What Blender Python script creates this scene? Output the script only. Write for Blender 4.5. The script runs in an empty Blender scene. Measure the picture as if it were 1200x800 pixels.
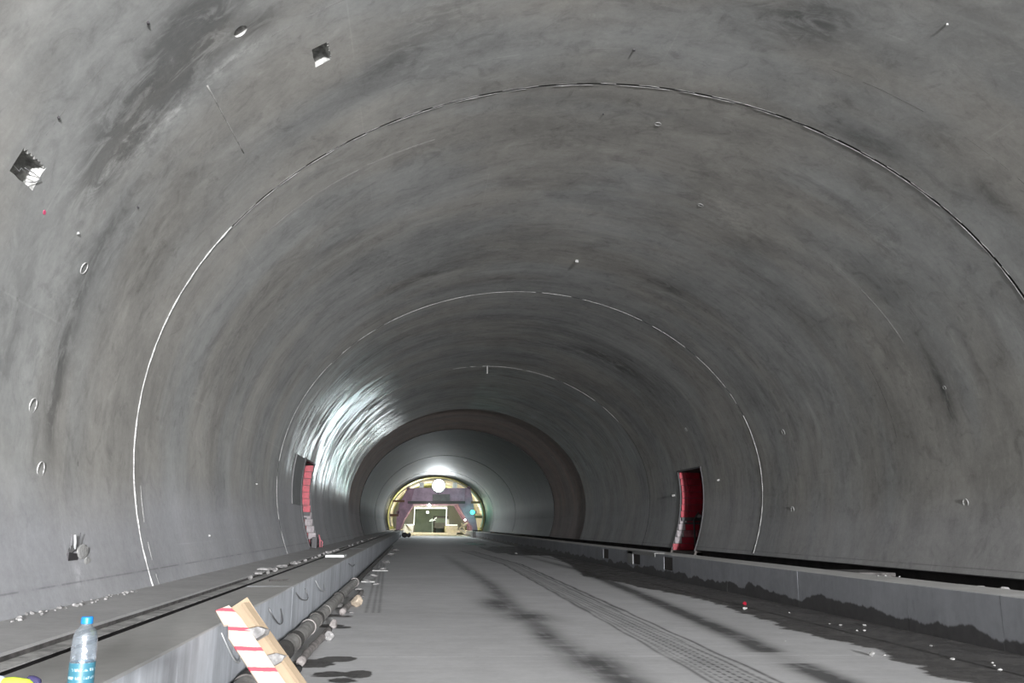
import bpy, bmesh, math, random
from mathutils import Vector, Matrix, geometry
random.seed(11)
C = bpy.context.scene.collection
PI = math.pi

# ------------------------------------------------------------------ camera
F, YAW, PITCH, ROLL = 1027.6, 0.10624, 0.20691, 0.01264
CX = 2.981                                  # tunnel centre line, camera is the origin
f_ = Vector((math.sin(YAW)*math.cos(PITCH), math.cos(YAW)*math.cos(PITCH), math.sin(PITCH)))
r_ = Vector((math.cos(YAW), -math.sin(YAW), 0)); u_ = r_.cross(f_)
R_ = math.cos(ROLL)*r_ + math.sin(ROLL)*u_
U_ = -math.sin(ROLL)*r_ + math.cos(ROLL)*u_
def ray(px, py):
    v = R_*((px-600)/F) - U_*((py-400)/F) + f_
    return v/v.y
def at(px, py, Y):                          # the point at distance Y along the tunnel
    return ray(px, py)*Y
FZ = -1.48                                  # road level
def on_z(px, py, z=FZ):
    v = ray(px, py); return v*(z/v.z)

cam_d = bpy.data.cameras.new('camera'); cam = bpy.data.objects.new('camera', cam_d); C.objects.link(cam)
cam_d.sensor_width = 36; cam_d.lens = F*36/1200; cam_d.clip_end = 600
cam.matrix_world = Matrix(((R_.x, U_.x, -f_.x, 0), (R_.y, U_.y, -f_.y, 0), (R_.z, U_.z, -f_.z, 0), (0, 0, 0, 1)))
bpy.context.scene.camera = cam

# ------------------------------------------------------------------ tunnel profile
KC = (0.25460422, 0.0838965, -0.42638173, 0.12183965, 0.00679368)
def prof(t):
    t = abs(t); return 6.46 + sum(k*(math.cos((j+1)*t)-1) for j, k in enumerate(KC))
def S(t, y, dr=0.0):
    r = prof(t)+dr
    return Vector((CX + r*math.sin(t), y, r*math.cos(t)))
def hit(px, py, dr=0.0):                    # pixel -> (theta, y) on the lining
    v = ray(px, py); a, b = 0.01, None
    y = 0.5
    def g(y):
        x = v.x*y-CX; z = v.z*y
        return math.hypot(x, z)-prof(math.atan2(abs(x), z))-dr
    while g(y) < 0 and y < 400: a = y; y += 0.25
    b = y
    for _ in range(40):
        m = (a+b)/2
        if g(m) > 0: b = m
        else: a = m
    return math.atan2(v.x*a-CX, v.z*a), a
US = 6.6                                    # metres of arc per radian, for the texture
def th_at_z(z):                             # theta where the wall passes height z
    a, b = 1.2, 2.2
    for _ in range(40):
        m = (a+b)/2
        if prof(m)*math.cos(m) > z: a = m
        else: b = m
    return a

# ------------------------------------------------------------------ material helpers
class G:
    def __init__(s, name):
        s.m = bpy.data.materials.new(name); s.m.use_nodes = True
        s.t = s.m.node_tree; s.t.nodes.clear()
        s.out = s.t.nodes.new('ShaderNodeOutputMaterial')
        s.b = s.t.nodes.new('ShaderNodeBsdfPrincipled')
        s.t.links.new(s.b.outputs[0], s.out.inputs[0])
    def n(s, t, **k):
        x = s.t.nodes.new(t)
        for a, v in k.items(): setattr(x, a, v)
        return x
    def put(s, v, sock):
        if isinstance(v, bpy.types.NodeSocket): s.t.links.new(v, sock)
        elif v is not None:
            if isinstance(v, (tuple, list)) and len(v) == 3 and sock.type == 'RGBA': v = (*v, 1)
            sock.default_value = v
    def math(s, op, a, b=None, c=None, clamp=False):
        x = s.n('ShaderNodeMath', operation=op, use_clamp=clamp)
        s.put(a, x.inputs[0]); s.put(b, x.inputs[1]); s.put(c, x.inputs[2]); return x.outputs[0]
    def mul(s, a, b): return s.math('MULTIPLY', a, b)
    def add(s, a, b): return s.math('ADD', a, b)
    def sub(s, a, b): return s.math('SUBTRACT', a, b)
    def mad(s, a, b, c): return s.math('MULTIPLY_ADD', a, b, c)
    def step(s, v, lo, hi, a=0.0, b=1.0):
        x = s.n('ShaderNodeMapRange', interpolation_type='SMOOTHSTEP', clamp=True)
        s.put(v, x.inputs[0])
        for i, q in enumerate((lo, hi, a, b)): s.put(q, x.inputs[1+i])
        return x.outputs[0]
    def mix(s, f, a, b, mode='MIX'):
        x = s.n('ShaderNodeMix', data_type='RGBA', blend_type=mode)
        s.put(f, x.inputs[0]); s.put(a, x.inputs[6]); s.put(b, x.inputs[7]); return x.outputs[2]
    def noise(s, vec, scale, detail=4, rough=.55, dist=0.0):
        x = s.n('ShaderNodeTexNoise'); s.put(vec, x.inputs['Vector'])
        x.inputs['Scale'].default_value = scale; x.inputs['Detail'].default_value = detail
        x.inputs['Roughness'].default_value = rough; x.inputs['Distortion'].default_value = dist
        return x.outputs[0]
    def comb(s, x, y, z=0.0):
        c = s.n('ShaderNodeCombineXYZ'); s.put(x, c.inputs[0]); s.put(y, c.inputs[1]); s.put(z, c.inputs[2]); return c.outputs[0]
    def sep(s, v):
        c = s.n('ShaderNodeSeparateXYZ'); s.put(v, c.inputs[0]); return c.outputs
    def attr(s, name):
        a = s.n('ShaderNodeAttribute', attribute_name=name); return a.outputs['Fac']
    def pos(s): return s.n('ShaderNodeTexCoord').outputs['Object']
    def wpos(s): return s.n('ShaderNodeNewGeometry').outputs['Position']
    def uv(s): return s.n('ShaderNodeTexCoord').outputs['UV']
    def bump(s, h, strength=.3, dist=.01):
        x = s.n('ShaderNodeBump'); x.inputs['Strength'].default_value = strength; x.inputs['Distance'].default_value = dist
        s.put(h, x.inputs['Height']); s.t.links.new(x.outputs[0], s.b.inputs['Normal'])
    def set(s, **k):
        for a, v in k.items(): s.put(v, s.b.inputs[a.replace('_', ' ')])
    def gray(s, v, tint=(1, 1, 1)):
        c = s.n('ShaderNodeCombineXYZ')
        for i in range(3): s.put(s.mul(v, tint[i]), c.inputs[i])
        return c.outputs[0]

def plain(name, col, rough=.6, metal=0.0, var=.15, scale=8, emis=None, estr=0, spec=.5):
    g = G(name); p = g.pos()
    n = g.noise(p, scale, 5, .6)
    k = g.step(n, .3, .7, 1-var, 1+var*.6)
    c = g.mix(1.0, (*col, 1), g.gray(k), 'MULTIPLY')
    g.set(Base_Color=c, Roughness=rough, Metallic=metal); g.b.inputs['Specular IOR Level'].default_value = spec
    g.bump(n, .25, .004)
    if emis: g.set(Emission_Color=(*emis, 1), Emission_Strength=estr)
    return g.m

def lining_material(name, base, tint, tint2, brown=False, gloss=False, contrast=1.0):
    g = G(name); uv = g.sep(g.uv()); u, v = uv[0], uv[1]
    big = g.noise(g.comb(g.mul(u, .35), g.mul(v, .8)), .55, 3, .55, .4)
    med = g.noise(g.comb(g.mul(u, .75), g.mul(v, 1.15), 5.0), 1.1, 6, .62, .8)
    farv = g.step(v, 10, 26, .30, 1.0)
    strk = g.noise(g.comb(g.mul(u, .22), g.mul(v, 3.2), 9.0), 1.5, 4, .6, .3)
    fine = g.noise(g.comb(u, v, 2.0), 9.0, 6, .7)
    long_ = g.noise(g.comb(g.mul(u, 3.0), g.mul(v, .25), 12.0), .8, 3, .6, .2)
    dark = g.attr('stain'); pale = g.attr('pale'); low = g.attr('low')
    up = g.sub(1.0, g.mul(low, .7))
    lum = g.mad(g.sub(big, .5), .85*contrast, 1.03)
    lum = g.add(lum, g.mul(g.mul(g.sub(med, .5), .75*contrast), up))
    lum = g.add(lum, g.mul(g.mul(g.mul(g.sub(strk, .5), .75*contrast), up), farv))
    lum = g.add(lum, g.mul(g.sub(long_, .5), .22))
    lum = g.add(lum, g.mul(g.sub(fine, .5), .42))
    grit = g.noise(g.comb(u, v, 7.0), 26.0, 5, .75)
    lum = g.add(lum, g.mul(g.sub(grit, .5), .30))
    cloud = g.noise(g.comb(g.mul(u, .9), g.mul(v, 1.0), 61.0), 2.4, 7, .7, 1.2)
    lum = g.add(lum, g.mul(g.mul(g.step(cloud, .50, .68), up), -.20))
    lum = g.add(lum, g.mul(g.mul(g.step(cloud, .44, .30), up), .13))
    # random blotches of darker laitance, upper part only
    bl = g.mul(g.step(g.noise(g.comb(g.mul(u, .45), g.mul(v, 1.1), 21.0), .9, 5, .65, .5), .56, .74), up)
    lum = g.mul(lum, g.mad(bl, -.22*contrast, 1.0))
    # placed stains, broken up by noise
    stn = g.noise(g.comb(g.mul(u, .8), g.mul(v, 1.6), 44.0), 2.6, 7, .68, .9)
    dk = g.mul(dark, g.step(stn, .34, .58, .22, 1.1))
    lum = g.mul(lum, g.mad(g.math('MINIMUM', dk, 1.0), -.52, 1.0))
    pl = g.mul(pale, g.step(g.add(g.mul(fine, .5), g.mul(med, .5)), .44, .60))
    lum = g.mul(lum, g.mad(g.math('MINIMUM', pl, 1.0), .45, 1.0))
    # form panel seams: faint rings 1.5 m apart, and a few along the drive
    fr = g.math('ABSOLUTE', g.sub(g.math('FRACT', g.math('DIVIDE', g.add(v, 100.22), 1.5)), .5))
    ring = g.mul(g.step(fr, .489, .4985), g.step(med, .50, .66))
    lum = g.mul(lum, g.mad(ring, .16, 1.0))
    fu = g.math('ABSOLUTE', g.sub(g.math('FRACT', g.math('DIVIDE', g.add(u, 50.3), 2.2)), .5))
    seam = g.mul(g.step(fu, .493, .4985), g.step(big, .5, .62))
    lum = g.mul(lum, g.mad(seam, .10, 1.0))
    # cold joint above the foot
    cj = g.math('ABSOLUTE', g.sub(g.math('ABSOLUTE', u), th_at_z(-.60)*US))
    lum = g.mul(lum, g.mad(g.mul(g.step(cj, .012, .004), g.step(med, .40, .55)), -.30, 1.0))
    lum = g.mul(lum, g.mad(g.step(cj, .05, .0), -.05, 1.0))
    # pits
    vor = g.n('ShaderNodeTexVoronoi'); vor.inputs['Scale'].default_value = 1.1
    g.put(g.comb(u, v), vor.inputs['Vector'])
    pit = g.mul(g.step(vor.outputs[0], .045, .02), g.step(fine, .45, .6))
    lum = g.mul(lum, g.mad(pit, -.45, 1.0))
    lum = g.mul(lum, g.mad(low, .14, 1.0))
    lum = g.mul(lum, base)
    c1 = g.gray(lum, tint); c2 = g.gray(lum, tint2)
    col = g.mix(g.step(g.noise(g.comb(g.mul(u, .4), v, 31.0), .6, 3, .5), .38, .62), c1, c2)
    col = g.mix(g.math('MINIMUM', g.mul(low, .8), 1.0), col, g.gray(lum, (.985, 1.0, 1.06)))
    g.set(Base_Color=col)
    rough = g.add(g.mad(strk, .25, .52 if not brown else .72), g.mul(low, .15))
    if gloss:
        sh = g.attr('shine')
        stf = g.noise(g.comb(g.mul(u, .30), g.mul(v, 5.0), 77.0), 1.7, 5, .65, .5)
        s2 = g.mul(sh, g.step(g.add(g.mul(stf, .75), g.mul(med, .25)), .455, .555))
        s2 = g.mul(s2, g.step(g.noise(g.comb(g.mul(u, .3), g.mul(v, .5), 91.0), 1.3, 3, .5), .36, .52, .25, 1.1))
        g.put(g.mul(g.math('MINIMUM', s2, 1.0), .75), g.b.inputs['Coat Weight']); g.b.inputs['Coat Roughness'].default_value = .28; g.b.inputs['Coat Tint'].default_value = (.80, .96, 1, 1); g.b.inputs['Coat IOR'].default_value = 1.7
        rough = g.sub(rough, g.mul(s2, .40))
        g.put(g.mad(s2, .65, .35), g.b.inputs['Specular IOR Level'])
    else: g.b.inputs['Specular IOR Level'].default_value = .35
    g.set(Roughness=g.math('MAXIMUM', rough, .12))
    h = g.add(g.mul(fine, .2), g.add(g.mul(med, .5), g.mul(strk, .4)))
    g.bump(h, .22, .012)
    return g.m

M = {}
M['lining'] = lining_material('cast_concrete', .31, (1.02, .995, .925), (.985, 1.0, .975), gloss=True)
M['lining_brown'] = lining_material('brown_concrete', .34, (1.20, .98, .87), (1.10, .98, .90), brown=True, contrast=.7)
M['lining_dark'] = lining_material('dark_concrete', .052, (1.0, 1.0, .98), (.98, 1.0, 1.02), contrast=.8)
M['lining_lit'] = plain('yellow_lining', (.52, .50, .20), .7, scale=.6, var=.35)  # yellow colour of the lining past the trolley
M['black_joint'] = plain('joint_filler', (.03, .03, .028), .9)
M['bead'] = plain('grey_mortar_bead', (.40, .40, .39), .9, scale=30, var=.4)
M['mortar'] = plain('pale_mortar', (.38, .38, .37), .9, scale=30, var=.3)
M['pocket'] = plain('raw_pocket_concrete', (.42, .42, .40), .95, scale=14, var=.5)
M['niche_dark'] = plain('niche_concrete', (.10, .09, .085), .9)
M['red'] = plain('red_form_panel', (.36, .010, .030), .42, scale=3, var=.4)
M['dusty_red'] = plain('dusty_red_panel', (.36, .12, .14), .7, scale=5, var=.5)
M['red_dark'] = plain('shaded_red_steel', (.20, .012, .022), .5, scale=5, var=.5)
M['whitepanel'] = plain('greyish_white_panel', (.33, .30, .31), .7, scale=6, var=.35)
M['greysteel'] = plain('grey_steel_sheet', (.13, .13, .13), .6, scale=2, var=.2)
M['darksteel'] = plain('dark_steel', (.045, .042, .045), .55)
M['purple'] = plain('bloom_washed_mauve', (.34, .24, .33), .5, scale=1, var=.3)  # mauve lightened in the colour for bloom around the floodlight
M['maroon'] = plain('maroon_gantry_paint', (.27, .15, .22), .5, scale=1, var=.3)
M['brownsteel'] = plain('rusty_beam', (.12, .05, .02), .6, scale=2)
M['cream'] = plain('cream_timber', (.58, .54, .42), .7, scale=3)
M['white'] = plain('white_paint', (.75, .77, .76), .5, scale=3)
M['ledstrip'] = plain('white_lamp_strip', (.8, .8, .8), .5, emis=(.85, 1, .95), estr=1.1)
M['lamp'] = plain('floodlight_glass', (.9, .9, .9), .3, emis=(.93, .98, 1), estr=28)
M['smalllamp'] = plain('work_lamp_glass', (.9, .9, .9), .3, emis=(.95, 1, .97), estr=9)
M['green'] = plain('green_signal_glass', (.1, .6, .5), .3, emis=(.04, .95, .65), estr=5)
M['darkgreen'] = plain('grey_green_sheet', (.20, .25, .225), .8, scale=.7)
M['pipe'] = plain('dusty_grey_pipe', (.30, .29, .275), .6, scale=7, var=.35)
M['pipedark'] = plain('wet_dark_pipe', (.075, .07, .065), .85, scale=7, var=.4)
M['hose'] = plain('dusty_hose', (.24, .22, .21), .7, scale=9, var=.4)
M['stone'] = plain('broken_concrete', (.26, .255, .25), .95, scale=12, var=.5)
M['chip'] = plain('white_chip', (.33, .33, .32), .9, scale=20, var=.2)
M['bag'] = plain('beige_sack', (.42, .35, .27), .85, scale=10, var=.25)
M['wire'] = plain('steel_wire', (.16, .16, .165), .45, metal=.6)
M['wirelight'] = plain('galvanised_wire', (.42, .43, .43), .5, metal=.3)
M['pink'] = plain('pink_spray_paint', (.75, .10, .22), .8, scale=30, var=.4)
M['hivis'] = plain('yellow_green_knit', (.62, .80, .06), .85, scale=40, var=.25)
M['navy'] = plain('navy_cloth', (.025, .02, .07), .8, scale=30)
M['paleblue'] = plain('pale_blue_cloth', (.50, .58, .72), .8, scale=20)
M['truckwhite'] = plain('white_truck_paint', (.7, .72, .7), .4, scale=2)
M['tyre'] = plain('black_rubber', (.03, .03, .03), .8)

def kerb_material(name, base, side):
    g = G(name); p = g.wpos(); q = g.sep(p)
    nrm = g.sep(g.n('ShaderNodeNewGeometry').outputs['Normal'])
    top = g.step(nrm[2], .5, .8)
    n1 = g.noise(p, .9, 5, .6); n2 = g.noise(p, 7, 6, .65)
    drip = g.noise(g.comb(q[0], g.mul(q[1], 2.6), g.mul(q[2], .22)), 1.6, 5, .65, .25)
    lum = g.mad(g.sub(n1, .5), .5, 1.0)
    lum = g.add(lum, g.mul(g.sub(n2, .5), .35))
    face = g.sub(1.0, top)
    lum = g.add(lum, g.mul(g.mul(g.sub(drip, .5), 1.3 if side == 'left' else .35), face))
    lum = g.mul(lum, g.mad(top, -.20 if side == 'left' else .40, 1.15 if side == 'left' else .86))  # light balance between top and face put into the colour
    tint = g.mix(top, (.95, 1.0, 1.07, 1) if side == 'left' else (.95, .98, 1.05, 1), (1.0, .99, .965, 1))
    col = g.mix(1.0, g.gray(g.mul(lum, base)), tint, 'MULTIPLY')
    rough = .85
    if side == 'right':
        # damp foot with a ragged upper edge
        w = g.noise(g.comb(g.mul(q[1], 1.0), 3.0), .9, 5, .6)
        hh = g.mad(g.sub(w, .40), .62, .16)
        lim = g.sub(g.add(q[2], 1.48), hh)
        wet = g.mul(g.step(lim, .025, -.02), face)
        col = g.mix(g.mul(wet, .85), col, g.gray(g.mad(n2, .06, .022), (1.06, .98, .93)))
        rough = g.mad(wet, -.35, .85)
    else:
        lim = g.sub(g.add(q[2], 1.48), g.mad(drip, .25, -.02))
        wet = g.mul(g.step(lim, .05, -.05), face)
        col = g.mix(g.mul(wet, .45), col, (.05, .05, .05, 1))
    g.set(Base_Color=col, Roughness=rough); g.b.inputs['Specular IOR Level'].default_value = .3
    g.bump(g.add(g.mul(n2, .7), g.mul(drip, .3)), .35, .012)
    return g.m
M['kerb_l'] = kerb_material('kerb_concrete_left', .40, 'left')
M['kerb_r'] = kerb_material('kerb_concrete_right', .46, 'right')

def bench_material():
    g = G('bench_concrete'); p = g.wpos()
    n1 = g.noise(p, 1.2, 5, .6); n2 = g.noise(p, 11, 6, .7)
    lum = g.add(g.mad(g.sub(n1, .5), .5, 1.0), g.mul(g.sub(n2, .5), .4))
    g.set(Base_Color=g.gray(g.mul(lum, .36), (1, .99, .985)), Roughness=.9)
    g.bump(n2, .4, .01); return g.m
M['bench'] = bench_material()
M['trench'] = plain('trench_concrete', (.36, .355, .345), .9, scale=5, var=.45)
M['trench_dark'] = plain('wet_shaded_trench', (.035, .032, .032), .6, scale=3, var=.5)  # wet concrete and trench shade put into one dark colour
M['lip'] = plain('dark_trench_edge', (.075, .07, .067), .85, scale=6, var=.6)

def road_material():
    g = G('road_concrete'); p = g.wpos(); q = g.sep(p)
    wet = g.attr('wet'); trk = g.attr('track')
    n1 = g.noise(p, .35, 4, .6, .3); n2 = g.noise(p, 2.2, 6, .65); n3 = g.noise(p, 14, 6, .7)
    brush = g.noise(g.comb(g.mul(q[0], .35), g.mul(q[1], 3.0)), 2.2, 5, .65)
    lum = g.mad(g.sub(n1, .5), .45, 1.0)
    lum = g.add(lum, g.mul(g.sub(n2, .5), .30))
    lum = g.add(lum, g.mul(g.sub(n3, .5), .25))
    lum = g.add(lum, g.mul(g.sub(brush, .5), .28))
    # smeared tyre lanes: darker, streaked along the drive
    lane = g.noise(g.comb(g.mul(q[0], 4.5), g.mul(q[1], .30)), 1.5, 4, .6)
    crossn = g.noise(g.comb(g.mul(q[0], 1.2), g.mul(q[1], 2.2), 4.0), 1.6, 4, .6)
    tk = g.mul(trk, g.step(g.add(g.mul(lane, .35), g.mul(crossn, .65)), .30, .55, .55, 1.05))
    lum = g.mul(lum, g.mad(g.math('MINIMUM', tk, 1.0), -.80, 1.0))
    # fine tread ridges in the double lane
    tr = g.attr('tread')
    t1 = g.math('SINE', g.add(g.mul(q[0], 62.0), g.mul(n2, 2.5)))
    t2 = g.math('SINE', g.mul(q[1], 38.0))
    tm = g.mul(tr, g.mul(g.step(t1, .1, .7), g.step(g.add(t2, g.mul(g.sub(n3, .5), 5.0)), -.9, .6)))
    lum = g.mul(lum, g.mad(tm, -.70, 1.0))
    # slab joints
    jy = g.math('ABSOLUTE', g.sub(q[1], 10.62))
    fj = g.math('ABSOLUTE', g.sub(g.math('FRACT', g.math('DIVIDE', g.add(q[1], 1.38), 12.0)), .5))
    jm = g.mul(g.step(fj, .4982, .4996), g.step(g.add(n3, g.mul(n2, .5)), .48, .8))
    lum = g.mul(lum, g.mad(jm, .38, 1.0))
    # gutter line in front of the right kerb
    gx = g.math('ABSOLUTE', g.sub(q[0], 6.43))
    lum = g.mul(lum, g.mad(g.step(gx, .045, .018), -.75, 1.0))
    col = g.gray(g.mul(lum, .57), (1.0, 1.0, 1.01))
    wm = g.step(g.add(wet, g.add(g.mul(g.sub(n2, .5), .75), g.mul(g.sub(brush, .5), .45))), .44, .54)
    mud = g.noise(p, 3.0, 6, .7, .5)
    wc = g.mix(g.step(mud, .45, .65), (.040, .036, .034, 1), (.075, .070, .066, 1))
    col = g.mix(g.mul(wm, .9), col, wc)
    col = g.mix(g.mul(g.step(gx, .045, .018), .8), col, (.018, .017, .016, 1))
    g.set(Base_Color=col)
    rg = g.mad(g.mul(wm, g.step(mud, .62, .40)), -.42, .80)
    g.set(Roughness=rg); g.b.inputs['Specular IOR Level'].default_value = .32
    g.bump(g.add(g.add(g.mul(n3, .5), g.mul(brush, .4)), g.mul(tm, -.6)), .3, .01)
    return g.m
M['road'] = road_material()

# ------------------------------------------------------------------ object helpers
def link(name, me, mat, parent=None, smooth=False):
    if not isinstance(mat, (list, tuple)): mat = [mat]
    for m in mat: me.materials.append(M[m] if isinstance(m, str) else m)
    o = bpy.data.objects.new(name, me); C.objects.link(o)
    if parent: o.parent = parent
    if smooth:
        for p in me.polygons: p.use_smooth = True
    return o
def build(name, bm, mat, parent=None, smooth=False, bevel=0):
    if bevel: bmesh.ops.bevel(bm, geom=[e for e in bm.edges if e.is_manifold and e.calc_face_angle(0) > .6], offset=bevel, segments=2, affect='EDGES')
    bmesh.ops.recalc_face_normals(bm, faces=bm.faces)
    me = bpy.data.meshes.new(name); bm.to_mesh(me); bm.free()
    return link(name, me, mat, parent, smooth)
def tag(o, label=None, cat=None, group=None, kind=None):
    if label: o['label'] = label
    if cat: o['category'] = cat; o['kind'] = 'thing'
    if group: o['group'] = group
    if kind: o['kind'] = kind
    return o
def struct(name, bm, mat, label=None, smooth=False, bevel=0):
    return tag(build(name, bm, mat, None, smooth, bevel), label, None, None, 'structure')
def empty(name, loc, label, cat, group=None, rot=(0, 0, 0)):
    o = bpy.data.objects.new(name, None); C.objects.link(o); o.location = loc; o.rotation_euler = rot
    o.empty_display_size = .1
    return tag(o, label, cat, group)
def box(bm, x0, x1, y0, y1, z0, z1):
    v = [bm.verts.new((x, y, z)) for z in (z0, z1) for y in (y0, y1) for x in (x0, x1)]
    for f in ((0, 1, 3, 2), (4, 6, 7, 5), (0, 4, 5, 1), (2, 3, 7, 6), (0, 2, 6, 4), (1, 5, 7, 3)): bm.faces.new([v[i] for i in f])
def beam(bm, a, b, w, h=None, up=(0, 0, 1)):   # a bar from a to b
    a, b = Vector(a), Vector(b); h = h or w; d = (b-a).normalized(); up = Vector(up)
    s = d.cross(up)
    if s.length < 1e-3: s = d.cross(Vector((1, 0, 0)))
    s.normalize(); t = s.cross(d)
    v = [bm.verts.new(p + s*sx*w/2 + t*sy*h/2) for p in (a, b) for sx, sy in ((-1, -1), (1, -1), (1, 1), (-1, 1))]
    for f in ((3, 2, 1, 0), (4, 5, 6, 7), (0, 1, 5, 4), (1, 2, 6, 5), (2, 3, 7, 6), (3, 0, 4, 7)): bm.faces.new([v[i] for i in f])
def prism(bm, pts, y0, y1, segs=1, jitter=0.0):  # outline in x,z swept along y
    rings = []
    for k in range(segs+1):
        y = y0+(y1-y0)*k/segs
        rings.append([bm.verts.new((x+random.uniform(-jitter, jitter), y, z+random.uniform(-jitter, jitter))) for x, z in pts])
    n = len(pts)
    for a, b in zip(rings, rings[1:]):
        for i in range(n): bm.faces.new((a[i], a[(i+1) % n], b[(i+1) % n], b[i]))
    bm.faces.new(rings[0][::-1]); bm.faces.new(rings[-1])
def tube(bm, path, rad, n=10, caps=True):
    path = [Vector(p) for p in path]; rings = []
    rads = rad if isinstance(rad, (list, tuple)) else [rad]*len(path)
    prev = None
    for i, p in enumerate(path):
        d = (path[min(i+1, len(path)-1)]-path[max(i-1, 0)]).normalized()
        s = d.cross(Vector((0, 0, 1))) if prev is None else prev - d*prev.dot(d)
        if s.length < 1e-4: s = d.cross(Vector((1, 0, 0)))
        s.normalize(); prev = s; t = s.cross(d)
        rings.append([bm.verts.new(p+(s*math.cos(2*PI*k/n)+t*math.sin(2*PI*k/n))*rads[i]) for k in range(n)])
    for a, b in zip(rings, rings[1:]):
        for k in range(n): bm.faces.new((a[k], a[(k+1) % n], b[(k+1) % n], b[k]))
    if caps: bm.faces.new(rings[0][::-1]); bm.faces.new(rings[-1])
def lathe(bm, prof_, n=24, o=(0, 0, 0)):
    rings = [[bm.verts.new((o[0]+r*math.cos(2*PI*k/n), o[1]+r*math.sin(2*PI*k/n), o[2]+z)) for k in range(n)] for r, z in prof_]
    for a, b in zip(rings, rings[1:]):
        for k in range(n): bm.faces.new((a[k], a[(k+1) % n], b[(k+1) % n], b[k]))
    bm.faces.new(rings[0][::-1]); bm.faces.new(rings[-1])
def rock(bm, r, seed, sx=1, sy=1, sz=.7, sub=2):
    rnd = random.Random(seed)
    bmesh.ops.create_icosphere(bm, subdivisions=sub, radius=r)
    cuts = [(Vector((rnd.uniform(-1, 1), rnd.uniform(-1, 1), rnd.uniform(-1, 1))).normalized(), rnd.uniform(.45, .85)) for _ in range(9)]
    for v in bm.verts:
        for n, d in cuts:
            k = v.co.dot(n)
            if k > d*r: v.co -= n*(k-d*r)
        v.co.x *= sx; v.co.y *= sy; v.co.z *= sz

# ------------------------------------------------------------------ placed marks on the lining (pixel seeds turned into arc metres)
DARK, PALE = [], []
def dk(px, py, ru, rv, s, lst=DARK):
    t, y = hit(px, py); lst.append((t*US, y, ru, rv, s))
for a in [(150,150,.8,.35,1.0),(195,95,.7,.35,.8),(215,45,.5,.4,.9),(235,20,.4,.3,.7),(130,200,.5,.3,.6),(110,300,1.0,.25,.6),(70,430,.9,.2,.7),
          (62,480,.5,.15,.6),(180,300,.6,.3,.4),(150,330,.7,.2,.4),(340,270,.5,.3,.4),(395,288,.5,.35,.55),(500,322,.9,.35,.9),(455,345,.7,.3,.6),(415,235,.4,.3,.35),
          (600,212,.5,.25,.45),(715,214,.35,.12,.7),(640,215,.9,.3,.4),(780,335,.6,.3,.95),(590,325,.4,.15,.6),(770,345,.8,.2,.5),(560,372,2.0,.6,.6),(640,385,2.0,.6,.6),(640,403,2.5,.4,.8),
          (700,415,1.6,.5,.9),(740,435,1.4,.5,.8),(600,425,2.5,.6,.5),(500,400,1.5,.8,.4),(430,420,1.5,.6,.4),(760,470,1.2,.5,.5),(590,455,3.,.9,.35),(700,455,2,1,.4),
          (895,285,.4,.3,.5),(865,400,.3,.2,.6),(900,460,.5,.2,.5),(930,500,.7,.15,.6),(955,510,.5,.1,.4),(1105,455,.7,.12,.95),(1115,480,.4,.08,.8),
          (960,25,.5,.5,.9),(900,20,.5,.4,.5),(1010,165,.5,.3,.6),(1100,160,.4,.3,.5),(1040,410,.4,.15,.5),(470,60,.5,.5,.55),(520,20,.5,.5,.5),(440,90,.4,.3,.4),
          (310,345,.6,.2,.4),(270,400,.8,.2,.35),(1160,230,.3,.1,.6),(1140,420,.8,.1,.3),(240,420,.7,.2,.4),(290,460,.9,.3,.35),(890,555,.8,.2,.4),(830,470,.8,.4,.3),(20,350,.8,.3,.45),
          (300,30,.25,.15,.8),(120,130,.4,.3,.5),(1030,330,.6,.3,.3),(740,60,.2,.1,.4)]: dk(*a)
for a in [(150,170,.25,.12,1.0),(170,115,.2,.1,1.0),(185,85,.25,.1,.8),(140,185,.4,.08,.9),(160,150,.3,.1,.8),(285,62,.25,.05,1.0),(250,85,.5,.05,.6),(225,110,.6,.08,.6),
          (205,130,.8,.1,.5),(180,160,.6,.1,.5),(240,60,.3,.2,.3),(700,420,.8,.1,.5),(440,300,.6,.05,.6),(475,250,.3,.2,.3),(1060,430,.3,.12,.6),(860,260,.5,.3,.5),(840,240,.4,.3,.4),(480,350,.8,.05,.6),
          (530,290,.6,.1,.3),(60,370,.8,.2,.25),(1040,290,.4,.3,.4),(340,255,.2,.1,.5),(110,320,.15,.06,.9),(350,300,.8,.15,.4),(245,500,.5,.3,.25),(800,420,.6,.05,.4),
          (90,640,.25,.05,1.0),(92,675,.12,.1,1.0)]: dk(*a, lst=PALE)
def field(lst, u, y):
    s = 0
    for cu, cy, ru, rv, k in lst:
        a = (u-cu)/ru; b = (y-cy)/rv; q = a*a+b*b
        if q < 5: s += k*math.exp(-q)
    return min(s, 1.3)

# ------------------------------------------------------------------ lining
TOPT = th_at_z(.55)                 # walls meet the vault here
FOOT_L = th_at_z(-.95); FOOT_R = th_at_z(-.70)
JOINTS = [-48.0, -.22, 11.777, 23.747, 35.70, 49.51, 61.6, 73.6, 85.6, 97.6, 109.6, 123.5]
GAP = .045
N1A, N1B = 28.75, 31.45             # refuge niches on both sides, along the drive
NT = th_at_z(2.02)                  # not used above 1.2 rad on purpose: niche head
def th_top(z):
    a, b = .6, 1.6
    for _ in range(40):
        m = (a+b)/2
        if prof(m)*math.cos(m) > z: a = m
        else: b = m
    return a
NICHE_T = th_top(2.03)

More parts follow.
